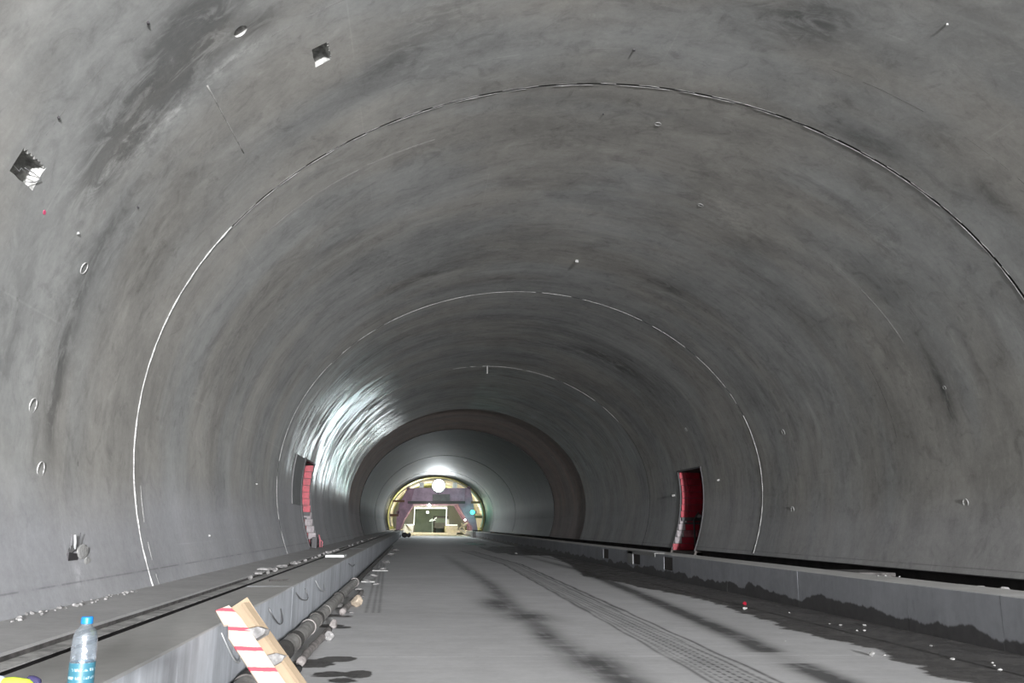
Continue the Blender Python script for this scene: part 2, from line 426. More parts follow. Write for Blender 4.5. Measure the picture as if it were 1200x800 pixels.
def hole_spec():
    H = []
    # rectangular box-outs: theta0, theta1, y0, y1, depth ; and a round one
    H.append(dict(t0=-1.162, t1=-1.128, y0=6.99, y1=7.42, d=.30, jag=.030, kind='rect'))
    H.append(dict(t0=-.694, t1=-.662, y0=9.10, y1=9.49, d=.28, jag=.028, kind='rect'))
    H.append(dict(t=-.797, y=8.09, r=.075, d=.16, kind='round'))
    return H
HOLES = hole_spec()
def hole_loop(h):
    rnd = random.Random(5)
    if h['kind'] == 'round':
        return [(h['t']*US+h['r']*math.cos(2*PI*k/20), h['y']+h['r']*math.sin(2*PI*k/20)) for k in range(20)]
    u0, u1, y0, y1, j = h['t0']*US, h['t1']*US, h['y0'], h['y1'], h['jag']
    L = [(u0, y0)]
    n = 4
    for k in range(1, n): L.append((u0+(u1-u0)*k/n, y0+rnd.uniform(-.004, .004)))
    L.append((u1, y0)); n = 14                    # upper edge: ragged
    for k in range(1, n): L.append((u1-(j if k % 2 else 0)*rnd.uniform(.3, 1), y0+(y1-y0)*k/n))
    L.append((u1, y1)); n = 4
    for k in range(1, n): L.append((u1+(u0-u1)*k/n, y1+rnd.uniform(-.01, .01)))
    L.append((u0, y1)); n = 5
    for k in range(1, n): L.append((u0+rnd.uniform(-.006, .006), y1+(y0-y1)*k/n))
    return L

def frange(a, b, step, extra=()):
    n = max(1, round((b-a)/step)); s = [a+(b-a)*i/n for i in range(n+1)]
    for e in extra:
        if a < e < b:
            i = min(range(1, len(s)-1), key=lambda i: abs(s[i]-e)); s[i] = e
    return s

def lining_part(name, t0, t1, mats, side):
    """one continuous band of lining for the whole drive; each pour butts against a groove"""
    V, Fc, UVs, MI = [], [], [], []
    A = {'stain': [], 'pale': [], 'low': [], 'shine': []}
    rnd = random.Random(3)
    def dr_for(k): return [.02, 0, 0, 0, 0, .13, .10, .12, .10, .12, .10, .12][k]
    def add(t, y, dr, flat=False):
        p = S(t, y, dr); V.append(tuple(p)); u = t*US
        near = y < 52
        A['stain'].append(field(DARK, u, y) if near else 0.0)
        A['pale'].append(field(PALE, u, y) if near else 0.0)
        z = p.z; zb = .2 if y < 12 else (.45 if y < 24 else 1.1)
        A['low'].append(max(0., min(1., (zb+.35-z)/.7))*(1.0 if t < 0 else .55))
        s = 0.0
        if t < 0 and 22 < y < 49.6 and z > 1.25: s = min(1, (y-22)/9) * (1 if y > 24 else .5)*max(0, min(1, (z-1.25)/.1))*max(0, min(1, (5.6-z)/1.0))
        if t > 0 and 36 < y < 49.6 and z > 1.0: s = .35*max(0, min(1, (z-2.2)/1))
        A['shine'].append(s)
        UVs.append((u, y)); return len(V)-1
    for k in range(len(JOINTS)-1):
        ya, yb = JOINTS[k]+GAP/2, JOINTS[k+1]-GAP/2
        if k == 0: st = 1.5
        elif k == 1: st = .11
        elif k == 2: st = .16
        elif k < 5: st = .4
        else: st = 1.5
        su = {1: .11, 2: .15}.get(k, .35 if k < 5 else .5)
        ex_y = (N1A, N1B); ys = frange(ya, yb, st, ex_y)
        if k == 1: ys = [ya, 2.0, 4.0] + frange(5.0, yb, st)
        ts = frange(t0, t1, su/US, (NICHE_T, -NICHE_T))
        dr = dr_for(k)
        idx = {}
        for i, t in enumerate(ts):
            for j, y in enumerate(ys): idx[i, j] = add(t, y, dr)
        skip = set()
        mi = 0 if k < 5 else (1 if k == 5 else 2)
        if k == 1:
            for h in HOLES:
                lp = hole_loop(h); us = [p[0] for p in lp]; vs = [p[1] for p in lp]
                if not (ts[0]*US < min(us) and max(us) < ts[-1]*US): continue
                i0 = max(i for i, t in enumerate(ts) if t*US < min(us)-.02); i1 = min(i for i, t in enumerate(ts) if t*US > max(us)+.02)
                j0 = max(j for j, y in enumerate(ys) if y < min(vs)-.02); j1 = min(j for j, y in enumerate(ys) if y > max(vs)+.02)
                for i in range(i0, i1):
                    for j in range(j0, j1): skip.add((i, j))
                ring = [(i, j0) for i in range(i0, i1)]+[(i1, j) for j in range(j0, j1)]+[(i, j1) for i in range(i1, i0, -1)]+[(i0, j) for j in range(j1, j0, -1)]
                pts = [Vector((ts[i]*US, ys[j])) for i, j in ring]+[Vector(p) for p in lp]
                ids = [idx[q] for q in ring]+[add(p[0]/US, p[1], dr) for p in lp]
                n0 = len(ring); n1 = len(lp)
                ed = [(a, (a+1) % n0) for a in range(n0)]+[(n0+a, n0+(a+1) % n1) for a in range(n1)]
                vo, eo, fo, vmap, _, _ = geometry.delaunay_2d_cdt(pts, ed, [], 0, 1e-6)
                back = {}
                for a, src in enumerate(vmap):
                    if src: back[a] = ids[src[0]]
                def inside(c):
                    r = False; b = lp[-1]
                    for a in lp:
                        if (a[1] > c[1]) != (b[1] > c[1]) and c[0] < (b[0]-a[0])*(c[1]-a[1])/(b[1]-a[1])+a[0]: r = not r
                        b = a
                    return r
                for f in fo:
                    c = sum((vo[a] for a in f), Vector((0, 0)))/len(f)
                    if not inside(c) and all(a in back for a in f): Fc.append([back[a] for a in f]); MI.append(mi)
                # the pocket behind the opening
                depth = h['d']; rim = [add(p[0]/US, p[1], dr) for p in lp]
                inner = [add(p[0]/US, p[1], dr+depth*rnd.uniform(.92, 1.05)) for p in lp]
                mid = add(sum(us)/n1/US, sum(vs)/n1, dr+depth)
                for a in range(n1):
                    b = (a+1) % n1
                    Fc.append([rim[a], rim[b], inner[b], inner[a]]); MI.append(4)
                    Fc.append([inner[a], inner[b], mid]); MI.append(4)
        for i in range(len(ts)-1):
            for j in range(len(ys)-1):
                if (i, j) in skip: continue
                tc = (ts[i]+ts[i+1])/2; yc = (ys[j]+ys[j+1])/2
                if k == 3 and abs(tc) > NICHE_T and N1A < yc < N1B: continue
                Fc.append([idx[i, j], idx[i+1, j], idx[i+1, j+1], idx[i, j+1]]); MI.append(mi)
        # groove after this pour
        if k < len(JOINTS)-2:
            d2 = dr_for(k+1); y2 = JOINTS[k+1]+GAP/2
            deep = max(dr, d2)+.05
            prev = None
            for t in ts:
                q = [add(t, yb, dr), add(t, yb, deep), add(t, y2, deep), add(t, y2, d2)]
                if prev:
                    for a in range(3): Fc.append([prev[a], q[a], q[a+1], prev[a+1]]); MI.append(3)
                prev = q
    me = bpy.data.meshes.new(name); me.from_pydata(V, [], Fc)
    uvl = me.uv_layers.new(name='UVMap')
    li = [0]*len(me.loops); me.loops.foreach_get('vertex_index', li)
    flat = []
    for vi in li: flat += UVs[vi]
    uvl.data.foreach_set('uv', flat)
    for an, vals in A.items():
        at_ = me.attributes.new(an, 'FLOAT', 'POINT'); at_.data.foreach_set('value', vals)
    me.polygons.foreach_set('material_index', MI)
    me.polygons.foreach_set('use_smooth', [m != 4 and m != 3 for m in MI])
    o = link(name, me, mats); me.update()
    return o
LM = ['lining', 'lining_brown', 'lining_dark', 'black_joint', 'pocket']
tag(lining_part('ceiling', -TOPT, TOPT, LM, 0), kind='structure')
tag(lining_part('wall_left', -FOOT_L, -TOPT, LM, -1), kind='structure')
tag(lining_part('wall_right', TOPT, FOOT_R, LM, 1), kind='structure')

# closing faces where pours step (brown section is slightly wider)
def ring_strip(bm, y, d0, d1, t0, t1, n=90, y2=None):
    a = None
    for k in range(n+1):
        t = t0+(t1-t0)*k/n; q = [bm.verts.new(S(t, y, d0)), bm.verts.new(S(t, y if y2 is None else y2, d1))]
        if a: bm.faces.new((a[0], q[0], q[1], a[1]))
        a = q

# lit lining beyond the formwork trolley
bm = bmesh.new()
for (ya, yb, dr) in ((123.5, 170, .45),):
    ring_strip(bm, 123.45, .0, .5, -FOOT_L, FOOT_L)
    n = 80; prev = None
    for j in range(24):
        y = ya+(yb-ya)*j/23
        row = [bm.verts.new(S(-FOOT_L-.05+2*(FOOT_L+.05)*k/n, y, dr+.05*math.sin(j*2.1)*math.sin(k*.9))) for k in range(n+1)]
        if prev:
            for k in range(n): bm.faces.new((prev[k], row[k], row[k+1], prev[k+1]))
        prev = row
struct('ceiling', bm, 'lining_lit')
bm = bmesh.new(); cc = bm.verts.new((CX, 170, 0)); pr = None
for k in range(61):
    v = bm.verts.new(S(-FOOT_L+2*FOOT_L*k/60, 170, .5))
    if pr: bm.faces.new((cc, pr, v))
    pr = v
box(bm, -5, 11, 170.01, 170.3, -1.6, .2)
struct('wall_back', bm, 'mortar')

# mortar beads beside the near joints
def bead(y, t0, t1, rad, dr=-.004, seed=1, step=.012, mat='bead', lab=None, keep=1.0):
    rnd = random.Random(seed); bm = bmesh.new(); path, rr = [], []; t = t0
    while t < t1:
        path.append(S(t, y+rnd.uniform(-.006, .006), dr)); rr.append(rad*rnd.uniform(.35, 1.0))
        if rnd.random() > keep and len(path) > 3:
            tube(bm, path, rr, 6); path, rr = [], []; t += rnd.uniform(.01, .05)
        t += step
    if len(path) > 2: tube(bm, path, rr, 6)
    return tag(build('joint_mortar', bm, mat, smooth=True), lab, None, None, 'structure')
y1 = JOINTS[2]
bead(y1-.02, -FOOT_L, -.95, .017, seed=1)
bead(y1+.028, -.95, FOOT_R, .006, seed=2, keep=.90, mat='stone')
bead(y1+.25, -FOOT_L, -1.50, .004, seed=9, keep=.6)
bead(y1-.020, -.95, 1.0, .004, seed=7, keep=.7, mat='stone')
y2 = JOINTS[3]
bead(y2, -1.20, 1.10, .008, seed=4, keep=.95)
bead(y2, 1.10, FOOT_R, .015, seed=5)
bead(y2, -FOOT_L, -1.20, .010, seed=6, keep=.9)
bead(JOINTS[4], -.25, .9, .010, seed=8, keep=.9)

def fin(t0, t1, y0_, y1_, rad, mat='fin', seed=1, keep=1.0):
    rnd = random.Random(seed); bm = bmesh.new(); n = max(6, int(abs(t1-t0)*6.6/.15)+int(abs(y1_-y0_)/.15)); path = []
    for k in range(n+1):
        f = k/n; path.append(S(t0+(t1-t0)*f, y0_+(y1_-y0_)*f+rnd.uniform(-.004, .004), rad*.62+rnd.uniform(-.0008, .0008)))
        if rnd.random() > keep and len(path) > 2: tube(bm, path, rad*rnd.uniform(.6, 1), 6); path = []
    if len(path) > 1: tube(bm, path, rad, 6)
    tag(build('form_line', bm, mat, smooth=True), None, None, None, 'structure')
M['fin'] = plain('pale_form_line', (.29, .285, .27), .9, scale=9, var=.4)
M['crack'] = plain('dark_form_line', (.10, .10, .095), .9, scale=9, var=.4)
fin(-1.20, -.30, 8.44, 8.50, .006, 'fin', 2, .9)
fin(-1.10, -.85, 7.15, 7.15, .005, 'fin', 3, .85)
fin(-.876, -.868, 8.54, 10.3, .011, 'fin', 4)
fin(.38, .95, 10.31, 10.30, .004, 'crack', 5, .92)
fin(1.067, 1.30, 16.60, 16.60, .010, 'crack', 6, .95)
fin(.72, 1.05, 15.1, 15.1, .008, 'fin', 7, .85)
fin(1.02, 1.20, 21.2, 21.2, .010, 'crack', 8, .9)
fin(-.90, -.45, 12.9, 12.9, .006, 'fin', 9, .85)

# ------------------------------------------------------------------ road slab with its marks
def poly_world(pts): return [tuple(on_z(*p).xy) for p in pts]
WETL = [(600,640),(620,643),(638,648),(665,660),(685,675),(725,682),(760,690),(800,697),(835,705),(870,718),(900,727),(920,737),(980,750),(1035,762),(1040,772),(1080,780),(1082,790),(1140,800),(1300,832)]
wl = poly_world(WETL)
def wet_edge(y):
    p = wl
    if y >= p[0][1]: return p[0][0]+(y-p[0][1])*.01
    for a, b in zip(p, p[1:]):
        if b[1] <= y <= a[1]: k = (y-b[1])/(a[1]-b[1]+1e-9); return b[0]+(a[0]-b[0])*k
    return p[-1][0]
BLOBS = []                            # small damp patches on the left
def blob(px, py, rx, ry, s=1.0): q = on_z(px, py); BLOBS.append((q.x, q.y, rx, ry, s))
for a in [(365,777,.26,.30),(395,772,.22,.22),(385,790,.25,.22,.8),(420,790,.16,.30,.9),(400,797,.2,.2,.8),(385,721,.22,.28),(402,722,.2,.2,.8),(385,733,.22,.22),(402,735,.16,.2,.8),(556,637,.9,5),(372,702,.15,.3)]: blob(*a)
T1 = poly_world([(520,650),(545,665),(575,685),(600,712),(625,728),(650,752),(690,775),(735,800),(800,850)])
T2 = poly_world([(545,645),(600,661),(658,690),(711,717),(815,770),(875,800),(970,850)])   # light double lane
T3 = poly_world([(610,650),(680,668),(740,692),(800,718),(870,748),(905,766),(1000,806),(1100,850)])
T4 = poly_world([(447,660),(442,690),(437,718)])
def xs_at(T, y):
    if y > T[0][1] or y < T[-1][1]: return None
    for a, b in zip(T, T[1:]):
        if b[1] <= y <= a[1]: k = (y-b[1])/(a[1]-b[1]+1e-9); return b[0]+(a[0]-b[0])*k
def gauss(d, w): return math.exp(-(d/w)**2)
DARKSPOT = [(on_z(585,708), .35, 1.6), (on_z(618,722), .42, 1.0), (on_z(700,778), .35, 1.0), (on_z(640,745), .2, .8)]
def road_fields(x, y):
    e = wet_edge(y)
    wet = max(0, min(1, .5+(x-e)*1.1)) if y < 46 else max(0, min(1, .5+(x-5.0)*.8))*.95
    if y > 60: wet *= max(0, 1-(y-60)/10)
    if 4.2 < x and y > 45: wet = max(wet, .62*gauss(y-56, 14)*max(0, min(1, (x-4.0)/.6)))
    for bx, by, rx, ry, s in BLOBS:
        q = ((x-bx)/rx)**2+((y-by)/ry)**2
        if q < 6: wet = max(wet, s*math.exp(-q*.8))
    tr = 0.0
    a = xs_at(T1, y)
    if a is not None:
        tr = max(tr, .75*gauss(x-a, .24)*(1 if y < 24 else max(0, 1-(y-24)/26)))
    for c, rx, ry in DARKSPOT:
        tr = max(tr, 1.05*math.exp(-((x-c.x)/rx)**2-((y-c.y)/ry)**2))
    if y < 10.3 and a is not None: tr = max(tr, .95*gauss(x-a, .28))
    b = xs_at(T3, y); tread = 0.0
    if b is not None:
        g_ = 1.2*gauss(x-b, .21)*(1 if y < 22 else max(.35, 1-(y-22)/30))
        if 10.0 < y < 10.9: g_ *= .25
        tr = max(tr, g_)
    c = xs_at(T2, y)
    if c is not None:
        tr = max(tr, .30*gauss(x-c, .22)); tread = max(0, 1.15*gauss(x-c, .34)-.25)*(1 if y < 20 else max(0, 1-(y-20)/14))
        for o, k_ in ((-.33, .8), (-.24, .5), (.05, .45), (.24, .7), (.37, 1.0)): tr = max(tr, k_*gauss(x-c-o-.012*math.sin(y*3+o*9), .024 if y < 16 else .045))
    d = xs_at(T4, y)
    if d is not None:
        for o in (-.12, .0, .10): tr = max(tr, .5*gauss(x-d-o, .03))
    return wet, min(tr, 1.1), tread
X0, X1 = -1.60, 7.55
xs = [X0+(X1-X0)*i/366 for i in range(367)]
ys = [-48, -24, -8, -2, 2, 5, 7]; y = 8.0
while y < 20: ys.append(y); y += .06
while y < 60: ys.append(y); y *= 1.012
while y < 171: ys.append(y); y += 3
ys.append(171)
V, W, TR, TD = [], [], [], []
for y in ys:
    for x in xs:
        V.append((x, y, FZ)); w, t, d = road_fields(x, y) if 4 < y < 90 else (0, 0, 0); W.append(w); TR.append(t); TD.append(d)
nx = len(xs)
Fc = [(j*nx+i, j*nx+i+1, (j+1)*nx+i+1, (j+1)*nx+i) for j in range(len(ys)-1) for i in range(nx-1)]
me = bpy.data.meshes.new('floor'); me.from_pydata(V, [], Fc)
for an, vals in (('wet', W), ('track', TR), ('tread', TD)):
    a_ = me.attributes.new(an, 'FLOAT', 'POINT'); a_.data.foreach_set('value', vals)
tag(link('floor', me, 'road'), kind='structure')

# ------------------------------------------------------------------ left bench, trench and kerb
XL = -1.52; ZT = -.80
def kerb_seg(y0, y1, rnd):
    bm = bmesh.new(); j = rnd.uniform(-.004, .004)
    prism(bm, [(XL+j, FZ-.05), (XL+j, ZT-.012), (XL-.012, ZT), (-2.10, ZT), (-2.10, -1.3), (-2.06, FZ-.05)], y0+.001, y1-.001, max(1, int((y1-y0)/1.2)), .0025)
    return bm
rnd = random.Random(2)
cuts = [-48, -30, -16, -6, 2, 6.3, 11.9, 17.8, 24, 30, 36, 48, 60, 80, 100, 128, 170]
bm_all = bmesh.new()
def merge(dst, src):
    m = bpy.data.meshes.new('t'); src.to_mesh(m); src.free(); dst.from_mesh(m); bpy.data.meshes.remove(m)
for a, b in zip(cuts, cuts[1:]): merge(bm_all, kerb_seg(a, b, rnd))
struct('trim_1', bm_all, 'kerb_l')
bm = bmesh.new()                                       # outer bench against the wall, with a thin lip
prism(bm, [(-3.60, -.76), (-3.20, -.79), (-2.53, -.815), (-2.53, -.85), (-2.606, -.85), (-2.606, -1.35), (-3.60, -1.35)], -48, 170, 120, .003)
struct('trim_2', bm, ['bench'])
bm = bmesh.new()
prism(bm, [(-2.555, -.838), (-2.522, -.838), (-2.522, -.875), (-2.555, -.875)], -48, 170, 90, .003)  # narrow dark strip below the bench lip
struct('trim_3', bm, 'lip')
bm = bmesh.new()                                       # shallow ledge in the trench and the dark slot beside it
prism(bm, [(-2.56, -.868), (-2.378, -.868), (-2.378, -.878), (-2.56, -.878)], -48, 170, 100, .0008)
struct('trench_ledge', bm, 'trench')
bm = bmesh.new(); box(bm, -2.60, -2.5605, -48, 170, -1.30, -.879); box(bm, -2.12, -2.095, -48, 170, -1.30, -.86); struct('trench_side', bm, 'trench_dark')  # near-black sides paint the shade down in the slot
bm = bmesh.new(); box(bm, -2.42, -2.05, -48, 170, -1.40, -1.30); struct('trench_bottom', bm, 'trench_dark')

# ------------------------------------------------------------------ right kerb with its box openings, trench and wall foot
XR, XRB = 7.48, 8.34; ZR = -.79
def kx(px, py): v = ray(px, py); k = XR/v.x; return v.y*k/v.y, (v*k)
OPEN = []
for x0, y0, x1, y1 in ((707, 643, 713, 654), (742, 647, 750, 661), (778, 650, 788, 668)):
    v0 = ray(x0, (y0+y1)/2); v1 = ray(x1, (y0+y1)/2)
    ya, yb = XR/v1.x, XR/v0.x
    zt = max(ray((x0+x1)/2, y0).z*(ya+yb)/2, ZR-.3); zt = ray((x0+x1)/2, y0).z*(ya+yb)/2; zb = ray((x0+x1)/2, y1).z*(ya+yb)/2
    OPEN.append((ya, yb, min(zt, ZR-.06), zb))
OPEN.sort()
bm = bmesh.new()
def rbox(y0, y1): prism(bm, [(XR, FZ-.05), (XRB, FZ-.05), (XRB, ZR), (XR+.012, ZR), (XR, ZR-.012)], y0, y1, max(1, int((y1-y0)/1.5)), .002)
cur = -48.0
marks = [3.0, 9.2, 10.9, 13.1, 17, 21]
segs = []
for (ya, yb, zt, zb) in OPEN: segs += [('solid', cur, ya), ('open', ya, yb, zt, zb)]; cur = yb
segs.append(('solid', cur, 170))
for s in segs:
    if s[0] == 'solid':
        c = [s[1]]+[m for m in marks if s[1] < m < s[2]]+[s[2]]
        for a, b in zip(c, c[1:]): rbox(a+(.004 if a in marks else 0), b-(.004 if b in marks else 0))
    else:
        _, ya, yb, zt, zb = s
        box(bm, XR, XRB, ya, yb, zt, ZR); box(bm, XR, XRB, ya, yb, FZ-.05, zb); box(bm, XR+.25, XRB, ya, yb, zb, zt)
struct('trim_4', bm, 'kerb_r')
bm = bmesh.new()
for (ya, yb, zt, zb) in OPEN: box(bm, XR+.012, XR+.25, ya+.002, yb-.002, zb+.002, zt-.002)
struct('opening_shade_fill', bm, 'niche_dark')  # dark blocks fill the openings in place of their shade
bm = bmesh.new()                                       # undercut foot of the right wall and trench bottom
xf = S(FOOT_R, 0).x
prism(bm, [(xf+.02, -.70), (xf+.8, -.70), (xf+.8, -1.4), (XRB-.1, -1.4), (XRB-.1, -1.25), (xf+.22, -1.25), (xf+.22, -.74), (xf+.0, -.715)], -48, N1A, 60, .004)
prism(bm, [(xf+.02, -.70), (xf+.8, -.70), (xf+.8, -1.4), (XRB-.1, -1.4), (XRB-.1, -1.25), (xf+.22, -1.25), (xf+.22, -.74), (xf+.0, -.715)], N1B, 170, 60, .004)
box(bm, XRB-.1, xf+1.6, N1A, N1B, -1.4, -1.25)
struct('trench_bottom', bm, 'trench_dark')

# ------------------------------------------------------------------ refuge niches
def niche(side):
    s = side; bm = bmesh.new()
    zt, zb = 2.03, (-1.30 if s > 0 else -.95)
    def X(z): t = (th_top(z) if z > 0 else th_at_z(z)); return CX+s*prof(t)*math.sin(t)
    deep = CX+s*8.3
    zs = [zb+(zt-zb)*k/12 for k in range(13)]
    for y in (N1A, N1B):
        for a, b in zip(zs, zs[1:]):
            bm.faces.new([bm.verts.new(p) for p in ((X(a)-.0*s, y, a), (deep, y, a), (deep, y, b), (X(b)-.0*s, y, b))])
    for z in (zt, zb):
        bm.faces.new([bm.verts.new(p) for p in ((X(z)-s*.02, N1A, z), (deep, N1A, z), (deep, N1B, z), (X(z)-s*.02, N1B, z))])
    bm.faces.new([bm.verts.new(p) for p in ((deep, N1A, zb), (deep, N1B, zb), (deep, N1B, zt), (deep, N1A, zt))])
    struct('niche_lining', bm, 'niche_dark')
    # dark frame strip round the mouth
    bm = bmesh.new()
    zs2 = [max(zb, -.75)+(zt-max(zb, -.75))*k/14 for k in range(15)]
    for y in (N1A+.05, N1B-.04):
        for a, b in zip(zs2, zs2[1:]): beam(bm, (X(a)-.01*s, y, a), (X(b)-.01*s, y, b), .045 if (s > 0 or y > 30) else .20, .04, up=(s, 0, 0))
    beam(bm, (X(zt)-.0*s, N1A, zt-.03), (X(zt)-.0*s, N1B, zt-.03), .05, .05)
    name = 'right' if s > 0 else 'left'
    tag(build('niche_edge_frame', bm, 'darksteel'), 'thin dark frame around the red niche in the %s tunnel wall' % name, 'frame')
    # red form panels closing the far jamb
    root = empty('niche_form_panels', (CX+s*6.6, N1B-.10, max(zb, -.8)), 'red steel form panels lining the niche in the %s tunnel wall' % name, 'formwork')
    root_inv = Vector(root.location)
    rows = 12
    z0 = max(zb, -.78); hgt = (zt-.06-z0)/rows
    rr = random.Random(8+s)
    for r in range(rows):
        za, zb_ = z0+r*hgt, z0+(r+1)*hgt
        xe = min(X(za), X(zb_)) if s > 0 else max(X(za), X(zb_))
        xe = xe+s*.03
        for c in range(3):
            x0 = xe+s*(0, .26, .76)[c]; x1 = xe+s*((.26, .76, 1.3)[c]-.012)
            wmat = 'red'
            if c == 0 and r in (1, 2, 3, 4): wmat = 'whitepanel'
            if r == 2 and c == 1: wmat = 'dusty_red'
            if c == 2 and r < 6: wmat = 'red_dark'  # inner column in darker red for the shade within the niche
            if s < 0 and r < 5: wmat = 'whitepanel' if c == 0 else 'red_dark'
            bm = bmesh.new(); box(bm, min(x0, x1), max(x0, x1), N1B-.10, N1B-.04, za+.008, zb_-.008)
            box(bm, min(x0, x1), min(x0, x1)+.012, N1B-.125, N1B-.10, za+.008, zb_-.008)
            for v in bm.verts: v.co -= root_inv
            build('panel', bm, wmat, root)
    # walings and props across the middle
    xm = CX+s*6.55
    bm = bmesh.new(); zmid = z0+(zt-z0)*.385
    beam(bm, (xm, N1B-.2, zmid), (xm+s*1.1, N1B-.2, zmid+.02), .10, .12); beam(bm, (xm+s*.1, N1B-.22, zmid-.14), (xm+s*1.1, N1B-.22, zmid-.12), .05, .06)
    for v in bm.verts: v.co -= root_inv
    build('waling', bm, 'darksteel', root)
    bm = bmesh.new()
    tube(bm, [Vector((xm+s*.45, N1B-.3, z0)), Vector((xm+s*.42, N1B-.3, zmid)), Vector((xm+s*.60, N1B-.32, zmid+.25))], .035, 8)
    tube(bm, [Vector((xm+s*.75, N1B-.35, z0)), Vector((xm+s*.65, N1B-.3, zmid+.2))], .03, 8)
    for v in bm.verts: v.co -= root_inv
    build('prop', bm, 'darksteel', root)
    bm = bmesh.new(); rock(bm, .11, 3+s, 1.2, .8, .6)
    for v in bm.verts: v.co += Vector((xm+s*.62, N1B-.3, zmid+.12))-root_inv
    build('clamp', bm, 'whitepanel', root)
niche(1); niche(-1)
# wet ledge that carries the niche panels on the right
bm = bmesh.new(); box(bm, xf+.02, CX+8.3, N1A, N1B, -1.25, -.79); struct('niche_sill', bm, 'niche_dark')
# loose bits at the foot of the left niche
p = at(371, 633, 30.6)
bm = bmesh.new()
box(bm, -3.30, -3.14, 29.9, 30.3, -.80, -.45)
o = build('feed_box', bm, 'darksteel', bevel=.02); tag(o, 'black box standing under the red niche in the left wall', 'box')
bm = bmesh.new(); tube(bm, [(-3.12, 30.75, -.79), (-3.13, 30.8, -.55), (-3.18, 30.82, -.38)], .025, 8); tube(bm, [(-3.05, 30.75, -.79), (-3.05, 30.8, -.6), (-3.13, 30.8, -.55)], .02, 8)
o = build('bent_tube', bm, 'dusty_red'); tag(o, 'short pink red bent tubes standing below the left wall niche', 'tube')
# grey cover sheet on the wall just before the left niche
bm = bmesh.new()
ta, tb = th_top(2.0), th_top(.55)
for k in range(8):
    t = -(ta+(tb-ta)*k/8); t2 = -(ta+(tb-ta)*(k+1)/8)
    q = [S(t, 26.6, -.03), S(t, 28.55, -.03), S(t2, 28.55, -.03), S(t2, 26.6, -.03)]
    w = [S(t, 26.6, -.002), S(t, 28.55, -.002), S(t2, 28.55, -.002), S(t2, 26.6, -.002)]
    a = [bm.verts.new(x) for x in q]; b = [bm.verts.new(x) for x in w]
    bm.faces.new(a); bm.faces.new(b[::-1])
    for i in range(4): bm.faces.new((a[i], b[i], b[(i+1) % 4], a[(i+1) % 4]))
bmesh.ops.remove_doubles(bm, verts=bm.verts, dist=1e-4)
tag(build('cover_sheet', bm, 'greysteel'), 'flat dark grey sheet on the left wall beside the red niche', 'metal sheet')

# ------------------------------------------------------------------ small things fixed to the lining
def frame_at(px, py, dr=0.0):
    t, y = hit(px, py); p = S(t, y, dr); n = (Vector((CX, y, 0))-p).normalized()   # towards the axis
    a = Vector((0, 1, 0)); b = n.cross(a).normalized()
    return p, n, a, b
def ring_port(px, py, r, label, mat='bead'):
    p, n, a, b = frame_at(px, py)
    bm = bmesh.new()
    pts = [p+n*.006+(a*math.cos(k*2*PI/20)+b*math.sin(k*2*PI/20))*r for k in range(21)]
    tube(bm, pts, r*.10, 6)
    for v in bm.verts: v.co -= p
    o = build('grout_port_ring', bm, mat, smooth=True); o.location = p
    return tag(o, label, 'port ring', 'grout port rings on the tunnel lining')
for px, py, r, l in ((47, 550, .075, 'pale oval port ring on left wall above the broken pocket'), (1132, 589, .07, 'pale port ring low on the right wall near the frame edge'),
                     (929, 597, .08, 'port ring on the right wall beside the second joint'), (98, 314, .06, 'port ring with a white scar high on left wall'),
                     (38, 475, .07, 'faint port ring on left wall above the pale oval one'), (1107, 454, .035, 'tiny port ring in the dark streak on right wall'),
                     (918, 506, .07, 'faint port ring on right wall above the one beside the second joint'), (804, 548+25-70, .07, 'faint port ring above the right red niche'),
                     (771, 145, .05, 'port ring on the vault just behind the nearest joint'), (821, 240, .05, 'port ring on right haunch between the first two joints')):
    ring_port(px, py, r, l)
def stub(px, py, l, r, label, mat='chip', along=None):
    p, n, a, b = frame_at(px, py); bm = bmesh.new()
    if p.y < 20: l = min(l, .012)
    tube(bm, [p-n*.01, p+n*l*.6, p+n*l+(along or Vector((0, 0, -.01)))], r, 6)
    for v in bm.verts: v.co -= p
    o = build('anchor_stub', bm, mat); o.location = p; return tag(o, label, 'anchor', 'anchor stubs on the tunnel lining')
for a in ((676, 305, .05, .045, 'white square anchor tag at the middle of the vault'), (571, 429, .30, .025, 'thin white anchor hanging just before the third joint'), (707, 133, .03, .012, 'small anchor nub on vault behind the nearest joint'),
          (743, 58, .015, .018, 'dark anchor hole nub above the nearest joint'), (300, 567, .03, .02, 'white nub on the left wall above the bench'), (245, 628, .06, .03, 'white nub near the foot of the left wall'),
          (91, 273, .03, .015, 'tiny white nub high on left wall above the port ring'), (1110, 28, .015, .015, 'pale nub on the vault at upper right'), (791, 580, .12, .04, 'white nub on right wall left of the red niche'),
          (68, 137, .03, .012, 'dark nub on left haunch above the large pocket'), (173, 26, .03, .014, 'dark nub at upper left before the round hole'), (161, 242, .03, .012, 'tiny nub on left haunch below the crusted patch'),
          (843, 562, .08, .03, 'pale nub on right wall just right of the niche')):
    stub(*a[:4], a[4], 'chip' if ('white' in a[4] or 'pale' in a[4]) else 'darksteel')
# pink spray mark
p, n, a, b = frame_at(52, 249)
bm = bmesh.new(); rr = random.Random(4)
vt = []
for k in range(16):
    r = rr.uniform(.016, .030); vt.append(p+n*.003+(a*math.cos(k*PI/8)*r*1.1+b*math.sin(k*PI/8)*r))
lo = [bm.verts.new(q-n*.0025) for q in vt]; hi = [bm.verts.new(q) for q in vt]
bm.faces.new(hi); bm.faces.new(lo[::-1])
for k in range(16): bm.faces.new((lo[k], lo[(k+1) % 16], hi[(k+1) % 16], hi[k]))
tag(build('spray_mark', bm, 'pink'), 'small pink spray paint spot on left wall under the large pocket', 'paint mark')
